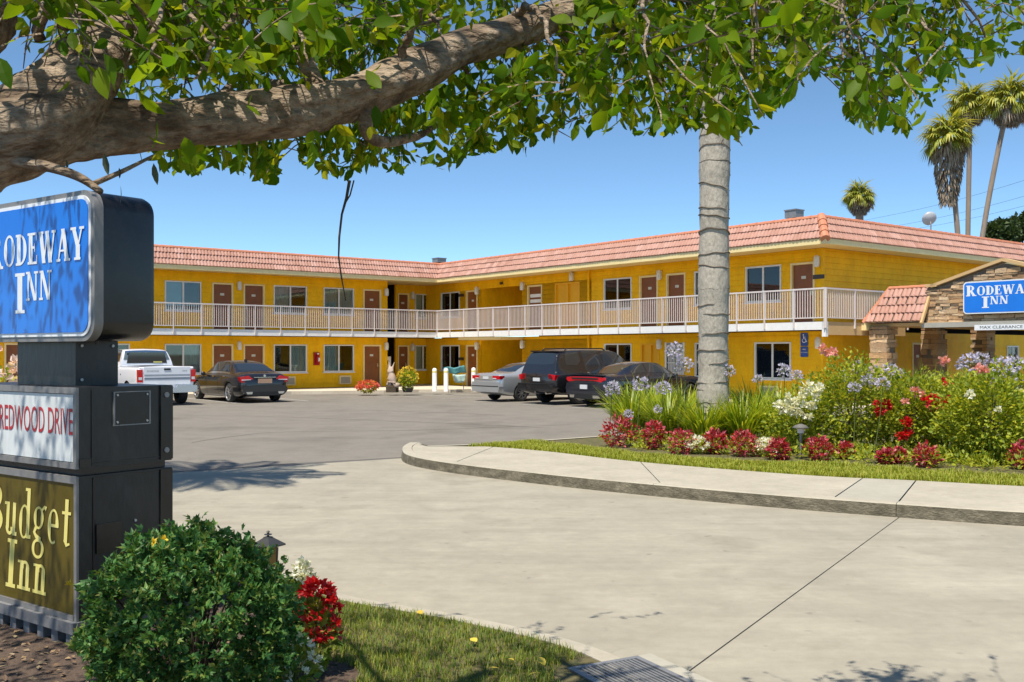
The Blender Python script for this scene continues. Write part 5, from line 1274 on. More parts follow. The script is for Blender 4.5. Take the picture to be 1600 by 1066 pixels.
for k, (px, py, d, sz) in enumerate(((1342, 577, 17, 24), (1368, 582, 17.2, 24), (1392, 580, 17.4, 26), (1405, 586, 16.8, 22), (1515, 568, 17, 36), (1532, 562, 17.4, 24), (1565, 575, 16.4, 34), (1588, 570, 16.8, 34), (1562, 592, 16, 24), (1595, 606, 15.6, 24), (1320, 588, 17.4, 20), (1355, 596, 16.2, 24), (1335, 606, 16, 20), (1380, 600, 15.8, 22), (1548, 604, 15.2, 22), (1575, 586, 15.4, 26))):
    aga_head(px, py, d, sz, 'lavender lily head '+['over the left rose bush, first from the left', 'over the left rose bush, third from the left', 'between the rose bush and the tall grass, fourth from the left', 'low before the tall grass', 'largest and bluest, right of the tall grass', 'small, behind the largest bluest head', 'broad and pale near the right edge of the bed', 'broad and pale beside the right edge of the picture', 'under the broad pale ones near the right edge', 'lowest one cut near the right edge of the picture', 'over the left rose bush, outermost left', 'low on the left rose bush, larger of a pair', 'low on the left rose bush, smaller of a pair', 'between the left rose bush and the scarlet one', 'low among the leaves of the large right rose bush', 'in front of the two broad pale ones'][k])
# rose bushes
def rose_bush(px, py, w, h, lab, seed, n=2600, flowers=(), name='rose_bush'):
    c = on(px, py); s_ = c.y/F; ra, hh = w*s_/2, h*s_; r = random.Random(seed); t = plant(name, lab, 'rose bush', c, 'rose bushes in the bed')
    b = MB(); cloud(b, (0, 0, hh*.48), (ra*1.05, ra*.8, hh*.54), int(n*1.7), .07, .046, r, .3, .35, lump=.45, zmin=.03, ph=seed); b.build('foliage', ROSE, t, fix=False, kind='stuff')
    b = MB(); stems(b, (0, 0, 0), 14, hh*.95, ra*.7, r, .010); b.build('stems', TWIG, t)
    for fx, fy, sz, fm in flowers:
        q = at(fx, fy, c.y-ra*.86)-c; b = MB(); blossom(b, q, sz*s_*.68, 30, r, V((0, -1, .5)), sz*s_*.55); b.build('rose', fm, t, fix=False)
rose_bush(1250, 706, 110, 95, 'rose bush with white blooms beside the path lamp', 31, 1500, [(x, y, z, WHT) for x, y, z in ((1225, 634, 16), (1240, 628, 14), (1252, 622, 13), (1262, 604, 15), (1274, 614, 14), (1222, 640, 12), (1246, 634, 13), (1258, 632, 10), (1276, 622, 10), (1262, 652, 12), (1250, 646, 9), (1232, 622, 13), (1268, 634, 14), (1240, 645, 14), (1215, 632, 12), (1234, 640, 15), (1255, 612, 13), (1280, 606, 12))])
rose_bush(1330, 704, 150, 140, 'big rose bush left of the scarlet blooms with pale heads on top', 32, 3600, [(1286, 545, 12, PNK), (1294, 551, 12, PNK), (1302, 550, 12, PNK), (1375, 642, 10, REDT), (1384, 634, 15, REDT), (1373, 643, 13, REDT), (1370, 630, 10, REDT), (1390, 636, 9, REDT)])
rose_bush(1425, 706, 130, 120, 'rose bush with scarlet blooms in the middle of the bed', 33, 3000, [(1446, 627, 15, REDT), (1458, 622, 13, REDT), (1470, 630, 17, REDT), (1480, 622, 12, REDT), (1465, 634, 12, REDT), (1481, 597, 14, REDT), (1414, 628, 11, PNK), (1490, 640, 12, REDT), (1486, 648, 9, REDT), (1415, 660, 15, REDT), (1419, 664, 10, REDT), (1407, 680, 13, REDT), (1417, 678, 15, REDT), (1430, 612, 12, PNK), (1440, 616, 10, PNK)])
rose_bush(1545, 722, 150, 140, 'large rose bush with few blooms filling the right side of the bed', 34, 4200, [(1515, 617, 14, WHT), (1530, 576, 14, PNK), (1538, 578, 12, PNK), (1560, 640, 9, WHT), (1470, 565, 12, PNK), (1478, 563, 10, PNK)])
rose_bush(1480, 704, 110, 110, 'low yellow-green rose bush between the scarlet one and the large right one', 35, 2200, [(1455, 640, 8, PNK)])
rose_bush(1610, 716, 90, 150, 'rose bush cut by the right edge of the picture', 36, 1600, [(1592, 612, 12, WHT)])
# low mixed greenery filling the bed between the flowers
rg = random.Random(77); b = MB()
for _ in range(420):
    px = rg.uniform(985, 1640); py = 697+(px-985)*.058+rg.uniform(-16, 6); c = on(px, py)
    cloud(b, (c.x, c.y, Z+.05), (.13, .13, rg.uniform(.06, .2)), 16, .075, .04, rg, .4, .6, zmin=Z)
o = b.build('ground_cover', ROSE, fix=False); tag(o, 'low yellow-green ground cover between the crimson plants and roses', 'ground cover', kind='stuff')
# tall yellow-green grass behind
for px, py, h, w, lab in ((1455, 668, 1.55, .55, 'tall yellow-green grass clump behind the scarlet roses'), (1410, 668, 1.35, .5, 'tall yellow-green grass clump left of the taller one, under the canopy column'), (1500, 668, 1.4, .5, 'tall yellow-green grass clump right of the tallest one'), (1265, 668, 1.1, .5, 'yellow grass clump under the lower right motel window')):
    c = on(px, py); t = plant('tall_grass', lab, 'grass clump', c, 'tall grasses behind the roses'); b = MB()
    for i in range(170):
        a = ragg.uniform(0, 6.28); d = V((cos(a), sin(a), 0)); blade(b, d*ragg.random()*w*.4, d, h*ragg.uniform(.6, 1.1), ragg.uniform(.016, .026), ragg.uniform(.1, .9), ragg)
    b.build('blades', AGA, t, fix=False, kind='stuff')
# grass of the strip and of the left lawn
def lawn(name, label, inside_, x0, x1, y0, y1, z, n, h, w, m, seed):
    r = random.Random(seed); b = MB(); k = 0
    while k < n:
        x, y = r.uniform(x0, x1), r.uniform(y0, y1); 
        if not inside_(x, y): continue
        k += 1; a = r.uniform(0, 6.28); hh = h*r.uniform(.5, 1.3)*(1+.5*noise.noise(V((x*2.2, y*2.2, 0)))); ln = V((cos(a), sin(a), 0))*hh*r.uniform(.2, .8); sd = V((-sin(a), cos(a), 0))*w*.5
        p = V((x, y, z)); b.add([p+sd, p-sd, p+ln*.5+V((0, 0, hh*.7))-sd*.6, p+ln*.5+V((0, 0, hh*.7))+sd*.6, p+ln+V((0, 0, hh))], [(0, 1, 2, 3), (3, 2, 4)])
    o = b.build(name, m, fix=False); tag(o, label, 'grass', kind='stuff')
BX = [p for p in BK]
def strip_in(x, y):
    for i in range(10, len(BX)-1):
        p, q = BX[i], BX[i+1]
        if p.x <= x < q.x:
            yl = p.y+(q.y-p.y)*(x-p.x)/(q.x-p.x)
            return yl+.0 < y < yl+1.35+.2*sin(x*1.7) and y < 18.0+(x-.1)*.8
    return False
lawn('grass', 'strip of sunlit green grass along the pavement', strip_in, -1.2, 9, 8.5, 19.5, Z, 42000, .06, .013, GRASS, 61)
LBX = LB
def lawn_in(x, y):
    if y < 3.9 or x < -1.25 and y < 7: return False
    if (x+1.15)**2+(y-5.4)**2 < .10 or (x-.64)**2+(y-5.42)**2 < .17: return False
    for i in range(len(LBX)-1):
        p, q = LBX[i], LBX[i+1]
        if min(p.y, q.y) <= y <= max(p.y, q.y):
            xl = p.x+(q.x-p.x)*(y-p.y)/((q.y-p.y) or 1e-9); return -1.4-max(0, y-6.6)*.6 < x < xl-.03
    return False
lawn('grass', 'small patch of lawn between the bush and the drain', lawn_in, -2.2, 1.1, 4.2, 8.0, .02, 24000, .042, .005, GRASSD, 62)
TF = MB(); LP = [(p.x-.01, p.y) for p in LB[3:31]]
TF.add([(x, y, .024) for x, y in LP]+[(-1.75, 7.6, .024), (-1.0, 6.3, .024), (-.8, 5.3, .024), (-.75, 4.0, .024)], [tuple(range(len(LP)+4))]); o = TF.build('lawn_turf', TURF); o['kind'] = 'structure'
# fallen leaves on the mulch and by the drain
b = MB(); rl = random.Random(8)
for i in range(2200):
    x, y = rl.uniform(-4.6, -.9), rl.uniform(3.6, 8.2)
    if x > -1.0-max(0, y-6.2)*.75: continue
    leaf(b, V((x, y, .024+rl.random()*.012)), V((rl.uniform(-1, 1), rl.uniform(-1, 1), rl.uniform(-.1, .35))), rl.uniform(.03, .07), rl.uniform(.018, .034), rl.uniform(-.5, .5))
DEAD = mat('fallen_leaf', [(.20,.12,.06), (.30,.20,.10), (.14,.08,.045), (.36,.28,.16)], src='island', rough=.8)
o = b.build('leaf_litter', DEAD, fix=False); tag(o, 'dry brown leaves littering the bed under the sign', 'leaves', kind='stuff')
b = MB()
for px, py in ((826, 1054), (745, 1003), (852, 1040), (790, 1030), (660, 960), (1190, 655), (760, 1045)):
    p = gr(px, py, .06); leaf6(b, p, V((rl.uniform(-1, 1), rl.uniform(-1, 1), .2)), .07, .045, .2)
o = b.build('yellow_leaves', mat('yellow_leaf', [(.50,.36,.03), (.60,.46,.05)], src='island', rough=.6), fix=False); tag(o, 'few fallen yellow leaves scattered on the small lawn', 'leaves', kind='stuff')
# roses beyond the sign on the left
def far_rose(p, lab, h, rad, fm, seed):
    r = random.Random(seed); t = plant('rose_bush', lab, 'rose bush', p); b = MB(); cloud(b, (0, 0, h*.5), (rad, rad, h*.5), 900, .07, .045, r, .4, .3, zmin=.03); b.build('foliage', ROSE, t, fix=False, kind='stuff')
    b = MB(); stems(b, (0, 0, 0), 9, h*.9, rad*.7, r); b.build('stems', TWIG, t); b = MB()
    for _ in range(26):
        v = rdir(r, .1); blossom(b, V((v.x*rad, v.y*rad, h*.55+v.z*h*.5)), .08, 12, r)
    b.build('blossoms', fm, t, fix=False, kind='stuff')
far_rose(V((-5.0, 9.6, .02)), 'pale pink rose bush half hidden behind the left of the roadside sign', 1.68, .38, mat('blush_flower', [(.76,.58,.50), (.80,.66,.60), (.78,.48,.44)], src='island', rough=.6, transl=.3), 71)
# ------------------------------------------------------------------ palms
PBARK = mat('palm_bark', [(.25,.22,.175), (.42,.38,.31), (.33,.295,.235)], scale=4, rough=.9, bump=.9, bscale=20, extra=[(22, .2), (70, .2)], stretch=(1, 1, .5))
PRING = mat('palm_leaf_scar', [(.13,.10,.075), (.19,.155,.115)], scale=10, rough=.95)
FROND = mat('palm_frond', [(.045,.095,.018), (.08,.13,.022), (.12,.16,.03)], src='island', rough=.45, transl=.25)
FRONDY = mat('fan_frond', [(.20,.25,.03), (.34,.37,.04), (.50,.46,.07), (.13,.17,.02)], src='island', rough=.5, transl=.3)
DEADF = mat('dead_frond', [(.24,.18,.12), (.36,.28,.2), (.16,.12,.085), (.44,.37,.28)], src='island', rough=.9)
def king_palm(p, h, r0, label, seed, lean=(0, 0), fl=1):
    r = random.Random(seed); t = thing('palm_tree', label, 'palm tree', p)
    b = MB(); pts = []; rad = []; z = 0
    while z < h:
        pts.append(V((lean[0]*z/h, lean[1]*z/h, z))); rad.append(r0*(1+.10*max(0, 1-z/1.2)-.05*z/h)*(1+.03*sin(z*2.7)+.02*sin(z*9.1)+.03*noise.noise(V((0, 0, z*3))))); z += .12
    b.tube(pts, rad, 28, jit=.035); tr = b.build('trunk', PBARK, t, smooth=True)
    z = .35; k = 0
    while z < h-.2:
        q = MB(); tl = r.uniform(-.3, .3); ph = r.uniform(0, 6.28); cx, cy = lean[0]*z/h, lean[1]*z/h; rr = r0*(1+.10*max(0, 1-z/1.2)-.05*z/h)*1.012
        a0 = r.uniform(0, 6.28); arc = r.uniform(4.2, 6.28); n = 22
        ring = [V((cx+cos(a0+arc*i/n)*rr, cy+sin(a0+arc*i/n)*rr, z+sin(a0+arc*i/n+ph)*r0*tl+.010*sin(5*i/n*6))) for i in range(n+1)]
        q.tube(ring, [.003+.013*sin(pi*i/n)**.5 for i in range(n+1)], 5); q.build('leaf_scar', PRING, tr)
        z += r.uniform(.14, .42) if z < 8.5 else 1.2
    top = V((lean[0], lean[1], h)); b = MB()
    for i in range(22):
        a = 2.4*i; e = r.uniform(-.2, 1.2); L_ = r.uniform(2.4, 3.1)*fl; d = V((cos(a), sin(a), 0)); q = top.copy(); rib = []
        for j in range(13): rib.append(q.copy()); q = q+(d*cos(e)+V((0, 0, sin(e))))*L_/12; e -= .14
        b.tube(rib, [.03*(1-j/13)+.005 for j in range(13)], 4)
        for j in range(2, 13):
            for sd in (1, -1):
                for s_ in (0, .5):
                    pp = rib[j-1].lerp(rib[j], s_); sdv = d.cross(V((0, 0, 1)))*sd; leaf(b, pp, sdv+d*.5+V((0, 0, -.5)), .55*sin(pi*(j+.5)/14)+.1, .075, 0, .1, .8)
    b.build('crown', FROND, t, fix=False, kind='stuff'); return t
king_palm(V((3.76, 18.6, Z)), 13.2, .285, 'thick ringed palm trunk rising from the bed before the motel', 4, lean=(.12, .1))
king_palm(V((-6.3, 11.1, -.01)), 8.7, .26, 'second palm left of the driveway, outside the picture', 5, fl=.8)
def fan_palm(p, h, label, seed, skirt=0, r0=.22, bend=(0, 0), cr=1.9, n=46):
    r = random.Random(seed); t = thing('fan_palm', label, 'palm tree', p, 0, 'fan palms beyond the motel roof'); b = MB()
    pts = [V((bend[0]*(z/20)**1.6, bend[1]*(z/20), h*z/20)) for z in range(21)]; b.tube(pts, [r0*(1.35-.45*min(1, z/8)) for z in range(21)], 10, jit=.06); b.build('trunk', mat('fan_palm_bark', [(.23,.17,.13), (.32,.26,.20)], scale=2, rough=.9, bump=.4, bscale=6, stretch=(1, 1, .3)), t, smooth=True)
    top = pts[-1]; b = MB(); bd = MB()
    for i in range(n):
        a = 2.4*i; e = 1.35-2.2*(i/n)**1.1; d = V((cos(a)*cos(e), sin(a)*cos(e), sin(e))); st = r.uniform(.55, .95)*cr*.6; tip = top+d*st+V((0, 0, .25*cr*.3)); bb = b if i < n*.84 else bd
        bb.tube([top, tip], [.03, .015], 3)
        _, s1, n1 = basis(d, r.uniform(-.4, .4)); fr = r.uniform(.75, 1.0)*cr*.55
        for j in range(18):
            w = radians(-125+250*j/17); q = d*cos(w)+s1*sin(w); q = q+V((0, 0, -.35)); leaf(bb, tip, q, fr*(1-.25*abs(w)/2.2), fr*.13, 0, .1, 1.0)
    b.build('crown', FRONDY, t, fix=False, kind='stuff'); 
    if skirt:
        for i in range(950):
            u = r.random(); a = r.uniform(0, 6.28); rr = (1.0-.62*u**1.3)*cr*.40; q = top+V((cos(a)*rr, sin(a)*rr, -.2-u*skirt)); q += V(pts[-1]-top)
            leaf(bd, q, V((cos(a)*.25, sin(a)*.25, -1)), r.uniform(.5, .9), .16, r.random()*6, .2, .2)
    if bd.v: bd.build('dead_skirt', DEADF, t, fix=False, kind='stuff')
def base_of(px, py, d, dx=0): q = at(px, py, d); return V((q.x-dx, q.y, -.05)), q.z
for px, py, d, dx, sk, lab, sd, cr in ((1343, 308, 92, 0, .8, 'single short fan palm crown peeking over the tiled roof', 1, 2.05), (1482, 217, 78, -1.3, 4.6, 'fan palm with long grey dead skirt, left of the palm group', 2, 2.7), (1516, 165, 84, .3, .9, 'middle palm of the group with a thin straight trunk', 3, 2.6), (1576, 160, 80, 3.2, 1.2, 'leaning fan palm at the right of the group', 4, 2.8)):
    bs_, zt = base_of(px, py, d, dx); fan_palm(bs_, zt, lab, sd, sk, .22 if d < 90 else .40, (dx, 0), cr)
# --- distant trees at the right
FARL = mat('far_leaf', [(.03,.06,.018), (.05,.085,.025), (.075,.11,.03)], src='island', rough=.6, transl=.2)
def far_tree(px, py, d, w, label, seed):
    bs_, zt = base_of(px, py, d); r = random.Random(seed); t = thing('broadleaf_tree', label, 'tree', bs_, 0, 'trees far beyond the roof'); ra = w*d/F/2
    b = MB(); b.tube([V((0, 0, 0)), V((.1, 0, zt*.5)), V((0, 0, zt))], [.4, .3, .12], 8)
    for i in range(7): a = i*2.4; b.tube([V((0, 0, zt*(.5+.05*i))), V((cos(a)*ra*.7, sin(a)*ra*.7, zt*(.7+.05*i)))], [.14, .04], 5)
    b.build('trunk', TWIG, t); b = MB()
    for i in range(26):
        v = rdir(r); c = V((v.x*ra*.8, v.y*ra*.8, zt+v.z*ra*.6)); cloud(b, c, (ra*.34, ra*.34, ra*.26), 150, .5, .3, r, .3, .2)
    b.build('crown', FARL, t, fix=False, kind='stuff')
far_tree(1567, 364, 95, 44, 'left of two dark trees above the roof at the right edge', 1); far_tree(1604, 354, 98, 50, 'right of two dark trees above the roof at the right edge', 2)
# ------------------------------------------------------------------ the big tree overhead
BARK = mat('tree_bark', [(.07,.045,.026), (.20,.14,.088), (.34,.265,.185), (.13,.085,.052)], scale=9, rough=.95, bump=1.0, bscale=26, extra=[(34, .4), (3, .3)], detail=12, bdist=.05, stretch=(.55, 1.6, 1.6))
LEAFM = mat('tree_leaf', [(.05,.13,.004), (.10,.20,.006), (.18,.27,.008), (.07,.16,.005)], src='obj', rough=.5, spec=.18, transl=.6)
LEAFI = mat('tree_leaf_mass', [(.045,.12,.004), (.095,.19,.006), (.20,.28,.010), (.06,.145,.005), (.34,.36,.014)], src='island', rough=.5, spec=.15, transl=.6)
rt = random.Random(17)
tree = thing('overhanging_tree', 'broad-leaved tree whose thick limb and leaves hang across the top of the picture', 'tree', (-2.5, 2.35, .02))
TO = V((-2.5, 2.35, .02))
def limb(pts, rad, name, n=14, jit=.22, sub=7):
    P_ = catmull([V(p)-TO for p in pts], sub); k = len(P_); rr = []
    for i in range(k):
        u = i/(k-1)*(len(rad)-1); j = min(int(u), len(rad)-2); rr.append(rad[j]+(rad[j+1]-rad[j])*(u-j))
    P_ = [p+V((noise.noise(p*4), noise.noise(p*4+V((9, 0, 0))), noise.noise(p*4+V((0, 9, 0)))))*.25*r_ for p, r_ in zip(P_, rr)]
    b = MB(); b.tube(P_, rr, n, jit=jit, fine=.10 if n >= 14 else 0); b.build(name, BARK, tree, smooth=True); return P_, rr
L1p = [at(-330, 300, 2.55), at(-60, 232, 2.68), at(100, 212, 2.8), at(300, 188, 2.92), at(480, 168, 3.05), at(620, 122, 3.2), at(760, 66, 3.4), at(900, 14, 3.55), at(1060, -40, 3.7), at(1300, -90, 3.8), at(1600, -120, 3.9)]
main, mr = limb(L1p, [.16, .110, .086, .075, .074, .067, .060, .055, .045, .03, .015], 'limb', 40, .3, 22)
limb([V((-2.5, 2.35, -.05)), V((-2.38, 2.42, .8)), V((-2.1, 2.5, 1.6)), V((-1.85, 2.58, 2.15)), V((-1.66, 2.65, 2.45)), V((-1.52, 2.75, 2.85)), V((-1.42, 2.9, 3.4)), V((-1.3, 3.2, 4.3)), V((-1.2, 3.4, 5.3))], [.26, .21, .19, .18, .17, .15, .12, .09, .05], 'trunk', 36, .25, 14)
limb([at(-40, 225, 2.7), at(70, 170, 2.74), at(140, 110, 2.8), at(190, 60, 2.9), at(300, 5, 3.1), at(460, -60, 3.5), at(700, -160, 4.2)], [.13, .115, .09, .066, .048, .034, .015], 'limb', 30, .32, 16)
limb([at(20, 250, 2.66), at(80, 262, 2.62), at(125, 278, 2.6), at(158, 300, 2.58)], [.018, .014, .012, .009], 'branch', 8)
limb([at(140, 290, 2.6), at(190, 268, 2.66), at(250, 238, 2.75)], [.008, .006, .003], 'branch', 6)
limb([at(360, 0, 3.2), at(420, 22, 3.25), at(462, 52, 3.25), at(480, 95, 3.15), at(500, 140, 3.1)], [.045, .042, .036, .028, .03], 'limb', 12)
limb([at(462, 52, 3.25), at(540, 48, 3.4), at(640, 38, 3.6), at(740, 20, 3.9)], [.022, .018, .012, .006], 'branch', 8)
limb([at(575, 160, 3.15), at(572, 205, 3.12), at(600, 222, 3.2), at(655, 212, 3.4), at(690, 195, 3.6), at(750, 205, 3.8), at(775, 235, 3.85)], [.026, .022, .018, .014, .010, .006, .003], 'branch', 8)
# side branches fanned through the canopy, then twigs and leaves along them
outline = pchip([-900, 0, 60, 130, 300, 330, 420, 450, 480, 540, 600, 690, 780, 900, 1000, 1090, 1140, 1200, 1250, 1300, 1330, 1400, 1440, 1480, 1540, 1600, 1800], [140, 140, 100, 190, 268, 262, 285, 215, 262, 278, 262, 262, 238, 212, 206, 206, 225, 185, 130, 118, 186, 216, 185, 128, 105, 84, 60])
def px_of(p): return 800+F*p.x/p.y, 550-F*(p.z-EYE)/p.y
limb_px = pchip([-60, 100, 300, 480, 620, 760, 900, 1060], [232, 212, 188, 168, 122, 66, 14, -40])
branches = []
def grow(pts, r0, n=6):
    P_ = catmull([V(p) for p in pts], n); branches.append(P_)
    b = MB(); k = len(P_); P2 = [p-TO+V((rt.uniform(-1, 1), rt.uniform(-1, 1), rt.uniform(-1, 1)))*.01 for p in P_]
    b.tube(P2, [r0*(1-.85*i/(k-1)) for i in range(k)], 6); b.build('branch', BARK, tree, smooth=True)
def fan(px, py, d, tx, ty, td, r0=.018, sag=.12):
    if tx > 650 and td > 3.3: td = 3.3+(td-3.3)*.28
    if px > 650: d = min(d, 3.9)
    a, e = at(px, py, d), at(tx, ty, td); grow([a, a.lerp(e, .35)+V((0, 0, .12)), a.lerp(e, .7)+V((0, 0, .10)), e-V((0, 0, sag*.2))], r0)
for q in ((650, 110, 3.2, 600, 215, 3.9), (700, 90, 3.3, 740, 200, 4.2), (760, 66, 3.4, 830, 170, 4.3), (800, 50, 3.5, 960, 170, 4.2), (860, 25, 3.6, 1060, 165, 4.6), (900, 14, 3.6, 1130, 190, 5.0), (960, -10, 3.7, 1170, 120, 4.4), (1060, -40, 3.9, 1240, 80, 4.6), (1060, -40, 3.9, 1330, 120, 5.4), (1160, -60, 4.1, 1400, 175, 6.6), (1300, -90, 4.4, 1450, 120, 6.4), (1300, -90, 4.4, 1560, 70, 5.6), (1300, -90, 4.4, 1360, 160, 6.9), (1400, -100, 4.6, 1640, 70, 5.0), (1180, -60, 4.1, 1180, 90, 2.7), (1000, -20, 3.8, 1010, 80, 2.6), (1300, -90, 4.4, 1320, 70, 2.5), (1200, -60, 4.2, 1480, 60, 2.9),
          (480, 150, 3.05, 350, 235, 3.9), (520, 160, 3.1, 500, 230, 3.7), (580, 150, 3.2, 570, 225, 3.6), (330, 180, 2.9, 390, 225, 3.7), (460, 60, 3.3, 300, 110, 2.5), (300, 10, 3.1, 230, 90, 2.3), (190, 60, 2.9, 330, 60, 2.4), (140, 100, 2.8, 300, 130, 3.8), (460, -40, 3.5, 620, 40, 3.6), (460, 52, 3.3, 560, 90, 4.4), (300, 5, 3.1, 420, 90, 4.2), (60, 60, 2.8, 130, 20, 2.4), (100, 40, 2.8, 60, 20, 2.2), (700, -120, 4.0, 820, 0, 4.0), (700, -120, 4.0, 620, 20, 4.6), (150, 20, 2.9, 200, 130, 4.6), (800, 40, 3.5, 880, 120, 3.0), (620, 110, 3.2, 700, 60, 3.0), (420, 20, 3.2, 480, 90, 2.7)):
    fan(*q)
leaves = []      # (point, direction, length, width, roll)
def try_leaf(p, d, l, w, roll):
    x, y = px_of(p+d*l*.6)
    if p.y < 1.5: return
    lim = outline(x)+noise.noise(V((x*.02, 0, 3)))*16+noise.noise(V((x*.07, 4, 3)))*14
    if y > lim and y < 1100 and -60 < x < 1660: return
    if 1090 < x < 1145 and y > 205: return
    if -40 < x < 900 and p.y < 3.45 and -72 < y-limb_px(x) < 50 and rt.random() < .96: return
    if x < 215 and 20 < y < 215 and p.y < 3.0 and rt.random() < .8: return
    leaves.append((p, d, l, w, roll))
def twig(p, d, L_, n, size):
    q = p.copy(); dd = d.normalized(); pts = [q.copy()]; k = max(4, n)
    for i in range(k):
        dd = (dd+V((0, 0, -.10))+rdir(rt)*.22).normalized(); q = q+dd*L_/k; pts.append(q.copy())
        s = rdir(rt); s = (s-dd*s.dot(dd)).normalized(); l = size*rt.uniform(.5, 1.35)
        try_leaf(q, (dd*.7+s*1.0+V((0, 0, -.55))).normalized(), l, l*rt.uniform(.42, .58), rt.uniform(0, 6.28))
        if rt.random() < .7: try_leaf(q, (dd*.8-s*.9+V((0, 0, -.6))).normalized(), l*.9, l*.48, rt.uniform(0, 6.28))
    x, y = px_of(pts[-1]); x0, y0 = px_of(pts[0]); mx, my = px_of(pts[len(pts)//2])
    hit = p.y < 3.5 and any(-40 < a_ < 950 and -70 < b_-limb_px(a_) < 55 for a_, b_ in ((x, y), (x0, y0), (mx, my)))
    if y < outline(x)+10 and not hit: tw.tube([v-TO for v in pts[::2]], [.0035, *[.0025]*(len(pts[::2])-2), .0015], 3)
tw = MB()
for P_ in branches:
    for i in range(2, len(P_)):
        for _ in range(2 if rt.random() < .75 else 1): twig(P_[i]+rdir(rt)*.03, rdir(rt)*1.0+V((.15, 0, -.15)), rt.uniform(.22, .5), rt.randint(6, 10), rt.uniform(.036, .068))
# fill: twigs spread through the canopy's volume, in and above the picture
def fill(n, xa, xb, ya, yb, da, db, sz=(.055, .08)):
    k = 0
    for _ in range(n):
        d = rt.uniform(da, db); x = rt.uniform(xa, xb); y = rt.uniform(ya, yb)
        if y > outline(x): continue
        twig(at(x, y, d), rdir(rt)+V((.1, 0, -.3)), rt.uniform(.25, .5), rt.randint(6, 10), rt.uniform(*sz))
fill(24, 0, 460, -40, 130, 3.2, 5.0); fill(14, 480, 800, -30, 60, 3.6, 5.5)
fill(30, 560, 1250, 60, 230, 3.4, 4.2, (.042, .062)); fill(34, 780, 1640, -40, 110, 3.0, 4.2, (.045, .07)); fill(26, 1280, 1480, 90, 200, 3.9, 4.3, (.032, .045)); fill(12, 280, 470, 190, 275, 3.2, 4.2); fill(14, 480, 760, 180, 270, 3.4, 4.6)
fill(10, 250, 420, 0, 120, 2.0, 2.6); fill(10, 950, 1500, 0, 110, 2.2, 2.9); fill(6, 20, 220, -20, 60, 2.0, 2.6)
# the crown above the picture, which shades the sign and the ground below
for _ in range(210):
    p = V((rt.uniform(-5.5, 4.2), rt.uniform(-1.5, 5.6), rt.uniform(3.3, 6.4)))
    if p.y > 4.4-.25*p.x-(p.z-3.3)*.35: continue
    if px_of(p)[1] > -40 or (p-V((-.8, 2.6, 4.4))).length > 5.0: continue
    twig(p, rdir(rt)+V((0, 0, -.2)), rt.uniform(.35, .7), rt.randint(6, 9), rt.uniform(.08, .11))
for _ in range(170):
    p = V((rt.uniform(-4.4, -1.1), rt.uniform(1.2, 4.9), rt.uniform(3.5, 4.9)))
    if px_of(p)[1] > -40: continue
    twig(p, rdir(rt)+V((0, 0, -.2)), rt.uniform(.3, .6), rt.randint(6, 9), rt.uniform(.075, .10))
for _ in range(110):
    p = V((rt.uniform(-4.3, -2.3), rt.uniform(4.5, 6.1), rt.uniform(3.5, 4.9))); a_, b_ = px_of(p)
    if b_ > -30 and a_ > -70: continue
    twig(p, rdir(rt)+V((0, 0, -.2)), rt.uniform(.3, .6), rt.randint(6, 9), rt.uniform(.07, .10))
for tx, ty, tz in ((-4, 4.5, 4.6), (-2.5, 5.2, 4.7), (0, 3.6, 5.2), (2.5, 2.8, 4.9), (-3.6, 2, 4.8), (1, 1.2, 4.8), (-.5, 2, 5.6), (3, 1.6, 4.4)):
    grow([V((-1.3, 3.2, 4.0)), V((-1.3, 3.2, 4.0)).lerp(V((tx, ty, tz)), .5)+V((0, 0, .25)), V((tx, ty, tz))], .04)
tw.build('twigs', BARK, tree, kind='stuff')
# hanging bits at the left: dry hanging leaves, a long dangling vine
vb = MB()
vp = [at(x, y, 3.3)-TO for x, y in ((546, 282), (541, 310), (534, 335), (530, 370), (529, 400), (532, 425), (540, 470))]
vb.tube(vp, [.006, .005, .004, .004, .003, .003, .002], 5); vb.tube([at(553, 282, 3.3)-TO, at(547, 305, 3.3)-TO, at(541, 315, 3.3)-TO], .003, 4); vb.build('dangling_twig', TWIG, tree)
db = MB()
for x, y, l in ((163, 240, .06), (240, 255, .06), (249, 235, .06), (265, 232, .05), (186, 262, .03), (188, 290, .05), (104, 250, .03)):
    leaf6(db, at(x, y, 2.65)-TO, V((.1, .1, -1)), l, l*.3, rt.random()*3)
db.build('hanging_leaves', mat('dusky_leaf', [(.03,.045,.02), (.06,.075,.03)], src='island', rough=.6), tree, fix=False)
leaves.sort(key=lambda q: (lambda s: -(q[2]/q[0].y) if (0 < s[0] < 1600 and s[1] > -5) else 9)(px_of(q[0])))
LM = MB(); leaf6(LM, V((0, 0, 0)), V((0, 1, 0)), 1, .52, 0, .22, .35); LME = LM.mesh('leaf', LEAFM)
for me_ in (LME,): me_.polygons.foreach_set('use_smooth', [True]*len(me_.polygons))
NB = 280
for p, d, l, w, ro in leaves[:NB]:
    dd, s, n = basis(d, ro); M_ = Matrix((s*(w/.52), dd*l, n*l)).transposed().to_4x4(); M_.translation = p-TO
    link('leaf', LME, tree, M=M_)
b = MB()
for p, d, l, w, ro in leaves[NB:]:
    (leaf6 if p.y < 4.2 and px_of(p)[1] > -20 else leaf)(b, p-TO, d, l, w, ro, .22, .35)
b.build('foliage', LEAFI, tree, fix=False, kind='stuff')
